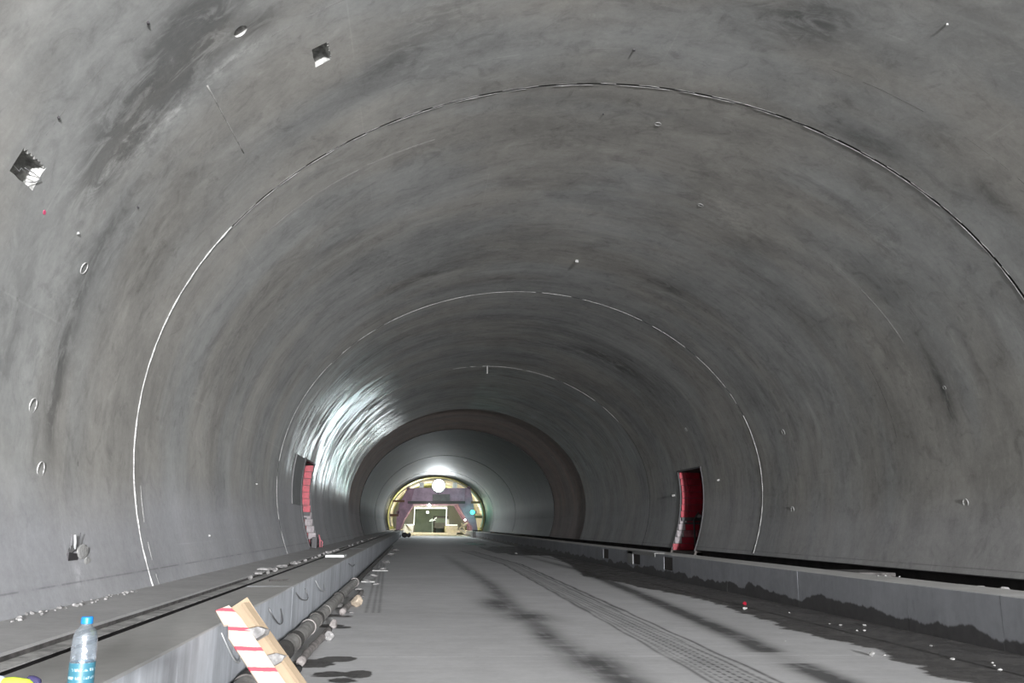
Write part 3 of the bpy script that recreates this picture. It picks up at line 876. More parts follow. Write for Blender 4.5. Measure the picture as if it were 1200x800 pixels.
# wires hanging in the near pocket
def wire(name, pts, r, mat, label, cat, group=None):
    bm = bmesh.new(); tube(bm, pts, r, 6); return tag(build(name, bm, mat, smooth=True), label, cat, group)
def pt(px, py, k): t, y = hit(px, py); return S(t, y, k)
wire('tie_wire', [pt(14, 199, .06), pt(20, 195, .04), pt(25, 202, .02), pt(31, 200, .05), pt(36, 206, .0)], .004, 'wirelight', 'curled tie wire in the mouth of the large wall pocket', 'wire')
wire('tie_wire', [pt(33, 214, .02), pt(40, 213, -.01), pt(45, 208, -.02), pt(42, 204, .02), pt(36, 200, .06)], .004, 'wire', 'dark loop of wire on lower lip of the large wall pocket', 'wire')

# broken pocket low on the left wall
root = empty('conduit_box', S(-1.637, 9.48), 'dark open conduit box set in rough mortar low on left wall', 'box')
base = Vector(root.location)
def loc(bm, d=None):
    for v in bm.verts: v.co -= base
    return bm
tq, yq = hit(88, 655)
p, n, a, b = frame_at(87, 655)
def lp(da, db, dn): return p+a*da+Vector((0, 0, 1))*db+n*dn
bm = bmesh.new(); q = [lp(-.17, -.16, .004), lp(.02, -.17, .004), lp(.12, .05, .004), lp(-.17, .07, .004)]
lo = [bm.verts.new(x-n*.02) for x in q]; hi = [bm.verts.new(x) for x in q]
bm.faces.new(hi); bm.faces.new(lo[::-1])
for k in range(4): bm.faces.new((lo[k], lo[(k+1) % 4], hi[(k+1) % 4], hi[k]))
build('back_plate', loc(bm), 'darksteel', root)
for k, (da, db, r, sz) in enumerate(((.20, .07, .09, 1.0), (.30, -.09, .11, 1.1), (.20, -.19, .06, .8), (-.06, .10, .07, .6))):
    bm = bmesh.new(); rock(bm, r, 20+k, .9, 1, sz)
    for v in bm.verts: v.co = p+a*v.co.y*2.0+Vector((0, 0, 1))*v.co.z+n*v.co.x*.22 + a*da+Vector((0, 0, 1))*db
    build('mortar_lump', loc(bm), 'mortar' if k < 3 else 'greysteel', root)
bm = bmesh.new(); tube(bm, [lp(-.04, .10, .006), lp(-.05, .17, .01), lp(-.06, .24, .003)], .014, 8)
build('conduit', loc(bm), 'wirelight', root)
bm = bmesh.new(); tube(bm, [lp(-.14, .10, .0), lp(-.14, .24, .002)], .005, 6); build('rod', loc(bm), 'wire', root); bm = bmesh.new(); tube(bm, [lp(.08, .10, 0), lp(.09, .26, .003)], .005, 6)
build('rod', loc(bm), 'wire', root)

# ------------------------------------------------------------------ wire loops on the left kerb face
def kl(px, py, off=.0):                      # pixel on kerb face x = XL
    v = ray(px, py); k = XL/v.x; q = v*k; return Vector((XL+off, q.y, q.z))
LOOPS = [([(258, 741), (258, 755), (263, 772), (269, 776), (275, 767), (279, 757)], 'large loose wire loop on kerb face beside the striped board'),
         ([(314, 712), (314, 723), (319, 731), (325, 727), (328, 713)], 'wire loop on kerb face right of the wooden barrier'),
         ([(346, 694), (347, 701), (352, 703), (356, 699), (357, 689)], 'wire loop on kerb face above the pipe collar'),
         ([(369, 680), (370, 690), (376, 692), (379, 684)], 'pale wire loop on kerb face, third from the barrier'),
         ([(408, 660), (410, 663), (415, 661)], 'small wire hook on kerb face, farthest one')]
for i, (pp, l) in enumerate(LOOPS):
    n_ = len(pp); q = [kl(x, y_, .01+.07*math.sin(PI*k/(n_-1))) for k, (x, y_) in enumerate(pp)]
    sm = []
    for k in range(n_-1):
        a0 = q[max(k-1, 0)]; a1 = q[k]; a2 = q[k+1]; a3 = q[min(k+2, n_-1)]
        for s in range(5):
            t = s/5; sm.append(.5*((2*a1)+(a2-a0)*t+(2*a0-5*a1+4*a2-a3)*t*t+(3*a1-a0-3*a2+a3)*t**3))
    sm.append(q[-1])
    wire('wire_loop', sm, .007, 'wirelight' if i in (0, 3) else 'wire', l, 'wire', 'wire loops on the left kerb')

# ------------------------------------------------------------------ drain pipe and hose along the left kerb
PXc, PR = XL+.14, .105
def pipe(y0, y1, label, mats, r=PR, collars=()):
    root = empty('drain_pipe', (PXc, y0, FZ), label, 'pipe', 'drain pipes along the left kerb')
    bm = bmesh.new(); n = max(2, int((y1-y0)/.4))
    tube(bm, [(0, (y1-y0)*k/n, r+.012*math.sin(k*1.7)*0+.002) for k in range(n+1)], r, 20)
    build('pipe_wall', bm, mats, root, smooth=False)
    for c, w, m in collars:
        bm = bmesh.new(); tube(bm, [(0, c, r+.002), (0, c+w, r+.002)], r+.014, 20)
        build('collar', bm, m, root)
    return root
pipe(5.2, 11.0, 'nearest dusty grey drain pipe length with collars beside the wooden barrier', 'pipe', .10, ((2.9, .35, 'pipedark'), (3.8, .12, 'hose'), (4.3, .9, 'pipedark')))
pipe(11.05, 14.9, 'second drain pipe length with banded collars behind the nearest one', 'pipe', .095, ((.0, .3, 'pipedark'), (1.6, .10, 'hose'), (2.5, .25, 'pipedark')))
pipe(14.95, 22.3, 'third drain pipe length ending in a pale round cap', 'pipe', .095, ((2.5, .2, 'pipedark'), (7.15, .2, 'hose')))
pipe(22.5, 36.0, 'thin dark drain pipe beyond the pale capped end', 'pipedark', .06)
pipe(36.2, 60.0, 'farthest dark drain pipe length running toward the lit portal', 'pipedark', .06)
def groundtube(name, pix, r, mat, label, cat, lift=0):
    pts = [on_z(x, y_, FZ+r+lift) for x, y_ in pix]; q = []
    for k in range(len(pts)-1):
        for s in range(4): q.append(pts[k].lerp(pts[k+1], s/4))
    q.append(pts[-1]); bm = bmesh.new(); tube(bm, q, [r*(1+.12*math.sin(i*1.9)) for i in range(len(q))], 12)
    return tag(build(name, bm, mat, smooth=True), label, cat)
groundtube('hose', [(352, 776), (359, 766), (369, 755), (379, 745), (386, 737)], .045, 'hose', 'short dusty hose lying beside the nearest drain pipe', 'hose')
groundtube('hose', [(401, 717), (406, 711), (414, 703), (421, 698), (424, 693)], .05, 'hose', 'bent dusty hose in front of the beige sack', 'hose')
groundtube('hose', [(338, 797), (345, 790), (350, 783)], .035, 'tyre', 'short black hose end beside the wooden barrier', 'hose')
def stone(px, py, r, z, mat, name, label, cat, group, seed, sx=1, sy=1, sz=.7, xy=None):
    bm = bmesh.new(); rock(bm, r, seed, sx, sy, sz, 2 if r > .02 else 1)
    zmin = min(v.co.z for v in bm.verts)
    q = on_z(px, py, z) if xy is None else Vector((*xy, z))
    o = build(name, bm, mat); o.location = (q.x, q.y, z-zmin-.003); o.rotation_euler[2] = seed*.7
    return tag(o, label, cat, group)
stone(417, 711, .13, FZ, 'bag', 'sack', 'small beige sack lying beside the drain pipe', 'sack', None, 5, .9, 1.3, .9)
stone(386, 751, .07, FZ, 'stone', 'concrete_block', 'square grey concrete chunk near the hose end', 'rubble', None, 6, 1, 1, 1)
stone(390, 736, .08, FZ, 'hose', 'concrete_block', 'dusty lump at far end of the near hose', 'rubble', None, 7, .8, 1.1, 1)
for i, (x, y_, r) in enumerate(((399, 712, .09), (405, 700, .08), (420, 692, .10), (424, 700, .06), (430, 682, .10), (438, 676, .12), (448, 668, .12), (452, 660, .16), (440, 685, .08), (458, 651, .2), (464, 646, .2), (411, 719, .05))):
    stone(x, y_, r, FZ, 'stone', 'rubble_lump', 'grey rubble lump lying beside the left drain pipe', 'rubble', 'rubble beside the drain pipe', 30+i, 1.1, 1.4, .45)
# flat slab fragments near the pipe
for (x, y_, w, d, l) in ((432, 681, .35, .8, 'thin pale mortar slab beside the pale pipe cap'), (446, 668, .5, 1.1, 'thin pale mortar slab farther along beside the pipe')):
    q = on_z(x, y_); bm = bmesh.new(); box(bm, -w/2, w/2, -d/2, d/2, 0, .03); o = build('mortar_slab', bm, 'mortar', bevel=.01); o.location = (q.x, q.y, FZ); tag(o, l, 'slab')
# rubble in and around the left trench
rr = random.Random(6)
for i in range(34):
    y_ = rr.uniform(14, 34) if i < 22 else rr.uniform(34, 60)
    x_ = rr.uniform(-2.50, -2.45); r = rr.uniform(.02, .045)
    stone(0, 0, r, -.868, 'stone', 'trench_rubble', 'small grey rubble piece lying in the left trench', 'rubble', 'rubble pieces in the left trench', 60+i, 1, 1.8, 1.0, xy=(x_, y_))
for i, (px, py) in enumerate(((303, 673), (310, 669), (318, 668), (345, 662), (330, 665))):
    stone(px, py, .07+.02*(i % 2), -.82, 'stone', 'edge_rubble', 'broken concrete piece bridging the left trench', 'rubble', 'broken pieces bridging the left trench', 110+i, 1.0, 1.8, .5)
for i in range(46):                                    # gravel at foot of near left wall
    y_ = 7.4+i*.075+rr.uniform(-.04, .04)
    xw = -3.24+rr.uniform(0, .14)
    stone(0, 0, rr.uniform(.010, .024), -.792, 'stone', 'gravel_piece', 'small gravel piece at the foot of near left wall', 'gravel', 'gravel along the foot of the left wall', 130+i, 1, 1.3, .8, xy=(xw, y_))
# long white board lying on the kerb top far along
q = on_z(394, 652, ZT); bm = bmesh.new(); box(bm, -.22, .22, -.45, .45, 0, .05); o = build('white_board', bm, 'white', bevel=.008); o.location = (q.x, q.y, ZT); tag(o, 'white board piece lying on the left kerb top', 'board')
# thin timber lath on kerb top
qa, qb = on_z(338, 679, ZT+.012), on_z(352, 681, ZT+.012)
bm = bmesh.new(); beam(bm, qa, on_z(316, 680, ZT+.012), .03, .02); tag(build('lath', bm, 'lip'), 'thin dark lath lying across the left kerb top', 'lath')
# white chips and pebbles on the right
CH = [(873, 712, .05), (985, 733, .025), (1013, 733, .025), (1004, 739, .02), (1013, 739, .022), (1022, 768, .05), (920, 751, .015), (1116, 773, .025), (1172, 785, .025), (1163, 777, .02), (1091, 757, .02), (925, 718, .02), (1030, 731, .02), (605, 649, .08), (1165, 780, .018), (1036, 768, .02), (972, 731, .015)]
for i, (x, y_, r) in enumerate(CH):
    if i == 0: stone(x, y_-3, .05, FZ, 'red', 'red_rag', 'small red scrap on the wet gutter strip', 'scrap', None, 200, 1, 1, .9); y_ += 2
    stone(x, y_, r, FZ, 'chip', 'white_chip', 'small white chip lying on the wet gutter strip', 'chip', 'white chips by the right kerb', 201+i, 1, 1.5, .6)
for i, (x, y_) in enumerate(((1029, 676), (1038, 676), (1054, 677))):
    q = on_z(x, y_-1, ZR); stone(0, 0, .022, ZR, 'chip', 'kerb_chip', 'tiny white chip on the right kerb top', 'chip', 'chips on the right kerb top', 230+i, xy=(q.x, q.y))
# white mortar spill beside the box opening in the right kerb
ya, yb, zt, zb = OPEN[1]
bm = bmesh.new(); box(bm, XR-.012, XR+.0, yb+.05, yb+.75, zb-.02, ZR-.02); box(bm, XR-.012, XR, ya-1.9, yb+.75, ZR-.10, ZR-.004); box(bm, XR-.01, XR+.3, ya-1.9, yb+.75, ZR, ZR+.012)
tag(build('mortar_patch', bm, 'mortar', bevel=.004), 'white L shaped mortar patch around the middle box opening of right kerb', 'mortar patch')
# rubble bridging in the right trench
for i in range(12):
    y_ = 9.6+i*.42+rr.uniform(-.1, .1)
    stone(0, 0, rr.uniform(.10, .17), -1.252, 'stone', 'trench_rubble', 'dark rubble lump lying in the right trench', 'rubble', 'rubble lumps in the right trench', 250+i, 1, 1.5, 1.5, xy=(9.18+rr.uniform(-.12, .04), y_))
q = Vector((8.62, 18.4, 0)); bm = bmesh.new(); box(bm, -.27, .55, -.6, .6, 0, .07); o = build('trench_slab', bm, 'lip', bevel=.01); o.location = (8.62, 17.0, -.86)
tag(o, 'concrete slab bridging the right trench', 'slab')
bm = bmesh.new(); box(bm, -.2, .2, -.5, .5, 0, .389); o = build('slab_packing', bm, 'trench_dark'); o.location = (8.75, 17.0, -1.25); tag(o, 'dark block under the slab in the right trench', 'block')

# ------------------------------------------------------------------ wooden barrier: striped board, second board, concrete wedges
def wood_material():
    g = G('pale_timber'); p = g.pos(); q = g.sep(p)
    gr = g.noise(g.comb(g.mul(q[0], 22), g.mul(q[1], 1.2), g.mul(q[2], 22)), 1.5, 5, .6, .3); n = g.noise(p, 6, 4, .6)
    lum = g.add(g.mad(g.sub(gr, .5), .35, 1), g.mul(g.sub(n, .5), .3))
    g.set(Base_Color=g.mix(1.0, g.gray(lum), (.32, .245, .165, 1), 'MULTIPLY'), Roughness=.8); g.bump(gr, .3, .003); return g.m
M['wood'] = wood_material()
def striped_material():
    g = G('striped_board'); p = g.pos(); q = g.sep(p)
    gr = g.noise(g.comb(g.mul(q[0], 22), g.mul(q[1], 1.2), g.mul(q[2], 22)), 1.5, 5, .6, .3)
    lum = g.mad(g.sub(gr, .5), .3, 1)
    base = g.mix(1.0, g.gray(lum), (.44, .375, .305, 1), 'MULTIPLY')
    # brushed red bands across the board, slightly slanted
    s = g.add(g.add(q[1], g.mul(q[0], .78)), g.mul(g.sub(g.noise(p, 16, 3, .6), .5), .02))
    fr = g.math('ABSOLUTE', g.sub(g.math('FRACT', g.math('DIVIDE', g.add(s, 10.035), .205)), .5))
    band = g.mul(g.step(fr, .395, .41), g.step(g.noise(g.comb(g.mul(q[0], 2), g.mul(q[1], 30)), 3, 4, .6), .22, .34))
    g.set(Base_Color=g.mix(g.mul(band, .92), base, (.52, .035, .07, 1)), Roughness=.8); g.bump(gr, .25, .003); return g.m
M['striped'] = striped_material()
bar = empty('wooden_barrier', (-.75, 7.0, FZ), 'pale wooden barrier with red stripes leaning on the left kerb', 'barrier')
BB = Vector(bar.location)
def board(name, pa, pb, w, th, mat, ref, shape=None):
    """board whose long axis is its local y; pa top, pb foot; ref approx. face normal"""
    pa, pb = Vector(pa), Vector(pb); ya_ = (pa-pb); L = ya_.length; ya_.normalize()
    xa = ya_.cross(Vector(ref)).normalized(); za = xa.cross(ya_)
    m = Matrix((xa, ya_, za)).transposed().to_4x4(); m.translation = pb-BB
    bm = bmesh.new()
    if shape is None: shape = [(-w/2, 0), (w/2, 0), (w/2, L), (-w/2, L)]
    else: shape = [(a*w, b if b <= 0 else L-b) for a, b in shape]
    lo = [bm.verts.new((a, b, -th/2)) for a, b in shape]; hi = [bm.verts.new((a, b, th/2)) for a, b in shape]
    bm.faces.new(hi); bm.faces.new(lo[::-1]); n = len(shape)
    for k in range(n): bm.faces.new((lo[k], lo[(k+1) % n], hi[(k+1) % n], hi[k]))
    o = build(name, bm, mat, bar, bevel=.003); o.matrix_local = m; return o
def onray(px, py, Y): return at(px, py, Y)
A_top = onray(259, 712, 7.25); A_mid = onray(308, 785, 6.95)
def extend(a, b, z): d = b-a; return a+d*((z-a.z)/d.z)
A_bot = extend(A_top, A_mid, FZ+.02)
cam_ref = -((A_top+A_mid)*.5).normalized()
o = board('striped_board', A_top, A_bot, .155, .025, 'striped', cam_ref+Vector((.15, 0, .25)),
      shape=[(-.5, 0), (.5, 0), (.5, .17), (.36, .02), (-.30, .006), (-.36, .155), (-.16, .165), (-.5, .27)])
o['label'] = 'pale board with red brush stripes'
B_top = onray(280, 707, 7.50); B_mid = onray(330, 785, 7.16)
B_bot = extend(B_top, B_mid, FZ+.02)
board('back_board', B_top, B_bot, .155, .028, 'wood', cam_ref+Vector((-.35, 0, .55)))
dB = (B_bot-B_top).normalized(); sB = dB.cross(cam_ref).normalized()
rt = onray(294, 703, 7.53)-onray(284, 706, 7.55)
E_top, E_mid = onray(288, 707, 7.46), onray(343, 785, 7.12)
board('edge_board', E_top, extend(E_top, E_mid, FZ+.02), .07, .026, 'wood', cam_ref+Vector((1.2, 0, .45)))
# cleats: grey wedge blocks between the boards
for (px, py) in ((301, 741), (323, 772)):
    c = onray(px, py, 7.22); bm = bmesh.new()
    P0 = [onray(px-15, py-3, 7.13), onray(px+1, py-7, 7.13), onray(px+10, py-4, 7.13), onray(px+8, py+2, 7.13), onray(px-4, py+9, 7.13), onray(px-9, py+10, 7.13)]
    lo = [bm.verts.new(x-BB) for x in P0]; hi = [bm.verts.new(x-BB+Vector((.02, .11, -.015))) for x in P0]
    bm.faces.new(lo); bm.faces.new(hi[::-1]); n = len(P0)
    for k in range(n): bm.faces.new((lo[k], lo[(k+1) % n], hi[(k+1) % n], hi[k]))
    build('wedge', bm, 'stone', bar, bevel=.004)

# ------------------------------------------------------------------ bottle on a trestle table just below the frame
TB = -.515
bt = at(97, 775, 2.70); bx, by = bt.x, bt.y
tb = empty('trestle_table', (bx-.15, by+.0, FZ), 'low wooden trestle table under the water bottle', 'table')
bm = bmesh.new(); box(bm, -.42, .30, -.28, .20, TB-FZ-.03, TB-FZ); build('tabletop', bm, 'wood', tb, bevel=.004)
for sx in (-.38, .26):
    for sy in (-.24, .16):
        bm = bmesh.new(); box(bm, sx-.02, sx+.02, sy-.02, sy+.02, 0, TB-FZ-.03); build('leg', bm, 'wood', tb)
def glass(name, col, ior=1.33, rough=.02, thin=False):
    g = G(name); g.set(Base_Color=(*col, 1), Roughness=rough, IOR=ior); g.b.inputs['Transmission Weight'].default_value = 1.0
    return g.m
g = G('clear_plastic'); t = g.n('ShaderNodeBsdfTransparent'); t.inputs[0].default_value = (.84, .89, .95, 1)
gl = g.n('ShaderNodeBsdfGlossy'); gl.inputs['Roughness'].default_value = .12; gl.inputs[0].default_value = (1, 1, 1, 1)
df = g.n('ShaderNodeBsdfDiffuse'); df.inputs[0].default_value = (.55, .66, .74, 1)
lw = g.n('ShaderNodeLayerWeight'); lw.inputs[0].default_value = .35
m1 = g.n('ShaderNodeMixShader'); m2 = g.n('ShaderNodeMixShader'); m1.inputs[0].default_value = .07
g.t.links.new(t.outputs[0], m1.inputs[1]); g.t.links.new(df.outputs[0], m1.inputs[2])
g.t.links.new(g.math('MULTIPLY_ADD', lw.outputs['Facing'], .62, .13), m2.inputs[0]); g.t.links.new(m1.outputs[0], m2.inputs[1]); g.t.links.new(gl.outputs[0], m2.inputs[2])
wn = g.noise(g.pos(), 28, 4, .6); bp = g.n('ShaderNodeBump'); bp.inputs['Strength'].default_value = .5; bp.inputs['Distance'].default_value = .01
g.put(wn, bp.inputs['Height']); g.t.links.new(bp.outputs[0], gl.inputs['Normal'])
g.t.links.new(m2.outputs[0], g.out.inputs[0]); M['plastic'] = g.m
M['cap'] = plain('blue_cap_plastic', (.01, .16, .46), .35)
def label_material():
    g = G('bottle_label'); q = g.sep(g.pos())
    n = g.noise(g.comb(g.mul(q[0], 3), g.mul(q[1], 3), q[2]), 60, 3, .6)
    stripe = g.step(g.math('SINE', g.mul(q[2], 300)), .3, .6)
    mk = g.mul(stripe, g.step(n, .46, .56))
    c = g.mix(g.mul(mk, .8), (.03, .12, .165, 1), (.32, .43, .48, 1))
    g.set(Base_Color=c, Roughness=.4); return g.m
M['label'] = label_material()
bot = empty('water_bottle', (bx, by, TB), 'clear plastic water bottle with blue cap and teal label', 'bottle')
bm = bmesh.new(); R = .0335
pr = [(.020, .0), (.030, .002), (R, .012)]
for z in (.03, .045, .06, .075, .09, .105, .12): pr += [(R, z-.004), (R-.0018, z)]
pr += [(R, .135), (R, .165), (R*.98, .185), (R*.92, .200), (R*.80, .211), (R*.60, .219), (.0150, .224), (.0135, .228), (.0135, .234)]
lathe(bm, pr, 32); build('bottle_body', bm, 'plastic', bot, smooth=True)
bm = bmesh.new(); lathe(bm, [(.015, .230), (.0158, .231), (.0158, .246), (.0145, .249)], 28); build('cap', bm, 'cap', bot)
bm = bmesh.new()
n = 32
r0 = [[bm.verts.new(((R+.0008)*math.cos(2*PI*k/n), (R+.0008)*math.sin(2*PI*k/n), z)) for k in range(n)] for z in (.055, .128)]
for k in range(n): bm.faces.new((r0[0][k], r0[0][(k+1) % n], r0[1][(k+1) % n], r0[1][k]))
build('label', bm, 'label', bot, smooth=True)
# hi-vis glove with dark cuff
gv = empty('work_glove', (bx-.30, by-.02, TB), 'yellow green knitted work glove with navy cuff beside the bottle', 'glove')
def skin_tube(name, pts, rads, mat, parent):
    bm = bmesh.new(); q, rr_ = [], []
    for k in range(len(pts)-1):
        for s in range(5):
            t = s/5; q.append(Vector(pts[k]).lerp(Vector(pts[k+1]), t)); rr_.append(rads[k]*(1-t)+rads[k+1]*t)
    q.append(Vector(pts[-1])); rr_.append(rads[-1]); tube(bm, q, rr_, 14); return build(name, bm, mat, parent, smooth=True)
g0 = at(8, 799, 2.62)-Vector(gv.location)
zc = g0.z
skin_tube('palm', [(g0.x-.05, .0, .022), (g0.x-.02, .0, zc*.65), (g0.x+.025, .0, zc*.62), (g0.x+.045, -.005, zc*.5)], [.018, .036, .032, .014], 'hivis', gv)
for k in range(4):
    dx = -.03+k*.018
    skin_tube('finger', [(g0.x+dx, -.02, zc*.75), (g0.x+dx+.01, -.05, zc*.62), (g0.x+dx+.012, -.08, zc*.35)], [.010, .0095, .008], 'hivis', gv)
cf = at(31, 798, 2.64)-Vector(gv.location)
skin_tube('cuff', [(cf.x-.030, .02, cf.z-.030), (cf.x-.012, .02, cf.z-.006), (cf.x+.006, .015, cf.z-.010), (cf.x+.010, .01, cf.z-.04)], [.014, .013, .012, .012], 'navy', gv)
# pale blue cloth heap
cl = at(2, 789, 2.66); bm = bmesh.new(); bmesh.ops.create_icosphere(bm, subdivisions=4, radius=.05)
for v in bm.verts:
    v.co.z = max(-.02, v.co.z*.9); v.co *= 1+.08*math.sin(v.co.x*90)*math.cos(v.co.y*80)
    v.co += Vector((cl.x-.025, cl.y+.02, cl.z-.055))
zmin = min(v.co.z for v in bm.verts)
for v in bm.verts:
    if v.co.z < zmin+.015: v.co.z = TB
tag(build('folded_cloth', bm, 'paleblue', smooth=True), 'pale blue cloth heap behind the work glove', 'cloth')

# ------------------------------------------------------------------ formwork trolley and everything at the far end
YD = 122.0
def P3(px, py, Y=YD): return at(px, py, Y)
tro = empty('formwork_trolley', (CX, YD, FZ), 'mauve steel portal formwork trolley standing before the lit end of the tunnel', 'gantry')
TB0 = Vector(tro.location)
def poly_slab(name, pix, Y, depth, mat, parent, base):
    bm = bmesh.new(); a = [bm.verts.new(P3(x, y_, Y)-base) for x, y_ in pix]; b = [bm.verts.new(P3(x, y_, Y)-base+Vector((0, depth, 0))) for x, y_ in pix]
    n = len(pix); bm.faces.new(a); bm.faces.new(b[::-1])
    for k in range(n): bm.faces.new((a[k], a[(k+1) % n], b[(k+1) % n], b[k]))
    return build(name, bm, mat, parent)
for yy in (YD, YD+5.5, YD+11):
    s = 1 if yy == YD else 1
    # positions are taken once at the front portal and repeated behind it
    off = Vector((0, yy-YD, 0))
    for nm, pix in (('portal_beam', [(486, 571.5), (545, 571.5), (544, 587), (539, 590), (484, 590), (482, 587)]),
                    ('portal_leg', [(477.5, 572), (490, 572), (484, 592), (474, 608), (467, 624), (463.5, 624), (465, 604), (468, 590)]),
                    ('portal_leg', [(540, 572), (551, 571), (555, 592), (560, 622), (553, 622), (553, 617), (545, 605), (536, 590)])):
        o = poly_slab(nm, pix, YD, .5, 'purple' if nm != 'portal_leg' else 'maroon', tro, TB0); o.location = off+Vector((0, -.08 if nm == 'portal_beam' else 0, 0))
def tube3(name, a, b, w, mat, parent, base, h=None):
    bm = bmesh.new(); beam(bm, Vector(a)-base, Vector(b)-base, w, h); return build(name, bm, mat, parent)
tube3('crossbeam', P3(478, 588.5, YD-.1), P3(545, 588.5, YD-.1), .35, 'darksteel', tro, TB0)
tube3('box_girder', P3(507, 583, YD-.4), P3(527, 583, YD-.4), .5, 'greysteel', tro, TB0, .9)
for a, b in (((460, 587), (474, 587)), ((457, 603.5), (467, 603.5)), ((552, 588.5), (563, 588.5)), ((556, 605.5), (565, 605.5))):
    tube3('side_strut', P3(*a), P3(*b), .30, 'brownsteel', tro, TB0)
for a, b in (((478, 572), (478, 572)), ((550, 571), (550, 571)), ((466, 600), (466, 600)), ((557, 600), (557, 600))):
    tube3('long_girder', P3(*a), P3(*b)+Vector((0, 11.5, 0)), .35, 'maroon', tro, TB0)
# curved steel skin carried by the trolley (cream lit edge)
bm = bmesh.new(); prev = None
for k in range(61):
    t = -1.62+3.24*k/60
    row = [bm.verts.new(S(t, y_, d_)-TB0) for y_, d_ in ((YD+.2, -.38), (YD+.2, -.20), (YD+11, -.20), (YD+11, -.38))]
    if prev:
        for i in range(4): bm.faces.new((prev[i], row[i], row[(i+1) % 4], prev[(i+1) % 4]))
    prev = row
build('form_skin', bm, 'cream', tro)
for (x, y_) in ((494, 568), (533, 568.5)):
    c = P3(x, y_, YD-.5)-TB0; bm = bmesh.new(); box(bm, c.x-.3, c.x+.3, c.y-.2, c.y+.2, c.z-.35, c.z+.35); build('junction_box', bm, 'white', tro, bevel=.05)
for (x, y_) in ((465, 626), (557, 626)):
    c = P3(x, y_)-TB0; bm = bmesh.new()
    for dy in (0, 9): box(bm, c.x-.35, c.x+.35, dy, dy+1.0, 0, c.z+.6)
    build('bogie', bm, 'darksteel', tro)
# floodlight on the trolley
fl = P3(514, 569, YD-1.6)
fr = empty('floodlight', fl-Vector((0, 0, .8)), 'large blazing white floodlight at the top of the trolley', 'lamp')
bm = bmesh.new(); lathe(bm, [(.05, -.5), (.5, -.45), (.95, .0), (.95, .06)], 28)
for v in bm.verts: v.co = Vector((v.co.x, -v.co.z-.1+.0, v.co.y*1.0+.8))
build('housing', bm, 'white', fr, smooth=True)
bm = bmesh.new(); lathe(bm, [(.80, .0), (.80, .03), (.6, .18), (.2, .24)], 28)
for v in bm.verts: v.co = Vector((v.co.x, -v.co.z-.17, v.co.y*1.0+.8))
build('lens', bm, 'lamp', fr, smooth=True)
bm = bmesh.new(); beam(bm, (0, .3, .1), (0, 1.8, .2), .12); beam(bm, (0, .3, .9), (0, 1.6, -.2), .12); build('bracket', bm, 'darksteel', fr)
def lamp_obj(px, py, Y, r, mat, name, label):
    c = P3(px, py, Y); bm = bmesh.new(); lathe(bm, [(r*.3, -r*.6), (r*.9, -.3*r), (r, 0), (r*.8, .35*r), (r*.2, .5*r)], 16)
    for v in bm.verts: v.co = Vector((v.co.x, -v.co.z, v.co.y))
    o = build(name, bm, mat, smooth=True); o.location = c; return tag(o, label, 'lamp')
lamp_obj(503, 592, YD-.8, .22, 'smalllamp', 'work_lamp', 'small white work lamp under the trolley beam, upper one')
lamp_obj(501, 600, YD+14, .18, 'smalllamp', 'work_lamp', 'small white work lamp at the head of the dark opening')
lamp_obj(545, 609, YD-.6, .14, 'smalllamp', 'work_lamp', 'small white work lamp by the right trolley leg')
lamp_obj(553.7, 600, YD-.9, .30, 'green', 'signal_lamp', 'glowing green signal lamp on the right trolley leg')
# inner gantry with white lit outline and dark opening
YI = 136.0
ig = empty('inner_gantry', (CX, YI, FZ), 'inner work gantry with a white lit outline around its dark opening', 'gantry')
IB = Vector(ig.location)
def ii(x, y_): return P3(x, y_, YI)
for a, b in (((486, 595.5), (524, 595.5)), ((486, 595), (485, 614.5)), ((523.5, 595), (522.5, 615)), ((474, 614.5), (485.5, 614.5)), ((522.5, 615), (536, 615))):
    tube3('lit_edge', ii(*a), ii(*b), .12, 'ledstrip', ig, IB)
poly_slab('sheet', [(485, 592), (524, 592), (524, 595.2), (485, 595.2)], YI+.05, .2, 'white', ig, IB)
poly_slab('dark_tunnel_backdrop', [(486, 596), (523.5, 596), (523, 624), (486, 624)], YI+18, .2, 'darkgreen', ig, IB)  # dark sheet standing in for the dark tunnel beyond
for pix in ([(474, 615), (485, 615), (484, 624), (470, 624)], [(523, 616), (536, 616), (540, 624), (523, 624)]):
    poly_slab('side_platform', pix, YI+.1, 8, 'white' if pix[0][0] < 500 else 'cream', ig, IB)
for a, b in (((475, 614), (482, 622)), ((480, 622), (476, 615)), ((548, 612), (534, 622)), ((541, 613), (546, 624)), ((533, 617), (545, 625))):
    tube3('brace', P3(*a, YD+3), P3(*b, YD+3), .18, 'cream', ig, IB)
# low cream kick boards lying across the road
for i, (y_, Y, m, l) in enumerate(((620, 131, 'cream', 'long cream timber across the road inside the trolley'), (624.5, 126, 'cream', 'wide pale plank step across the road at the trolley'))):
    a, b = P3(482, y_+(3.5 if i == 0 else 1.2), Y), P3(535, y_+(3.5 if i == 0 else 1.2), Y); bm = bmesh.new(); box(bm, a.x, b.x, Y-.3, Y+.5, FZ-.001, max(FZ+.12, a.z)); tag(build('cross_timber', bm, m), l, 'timber')
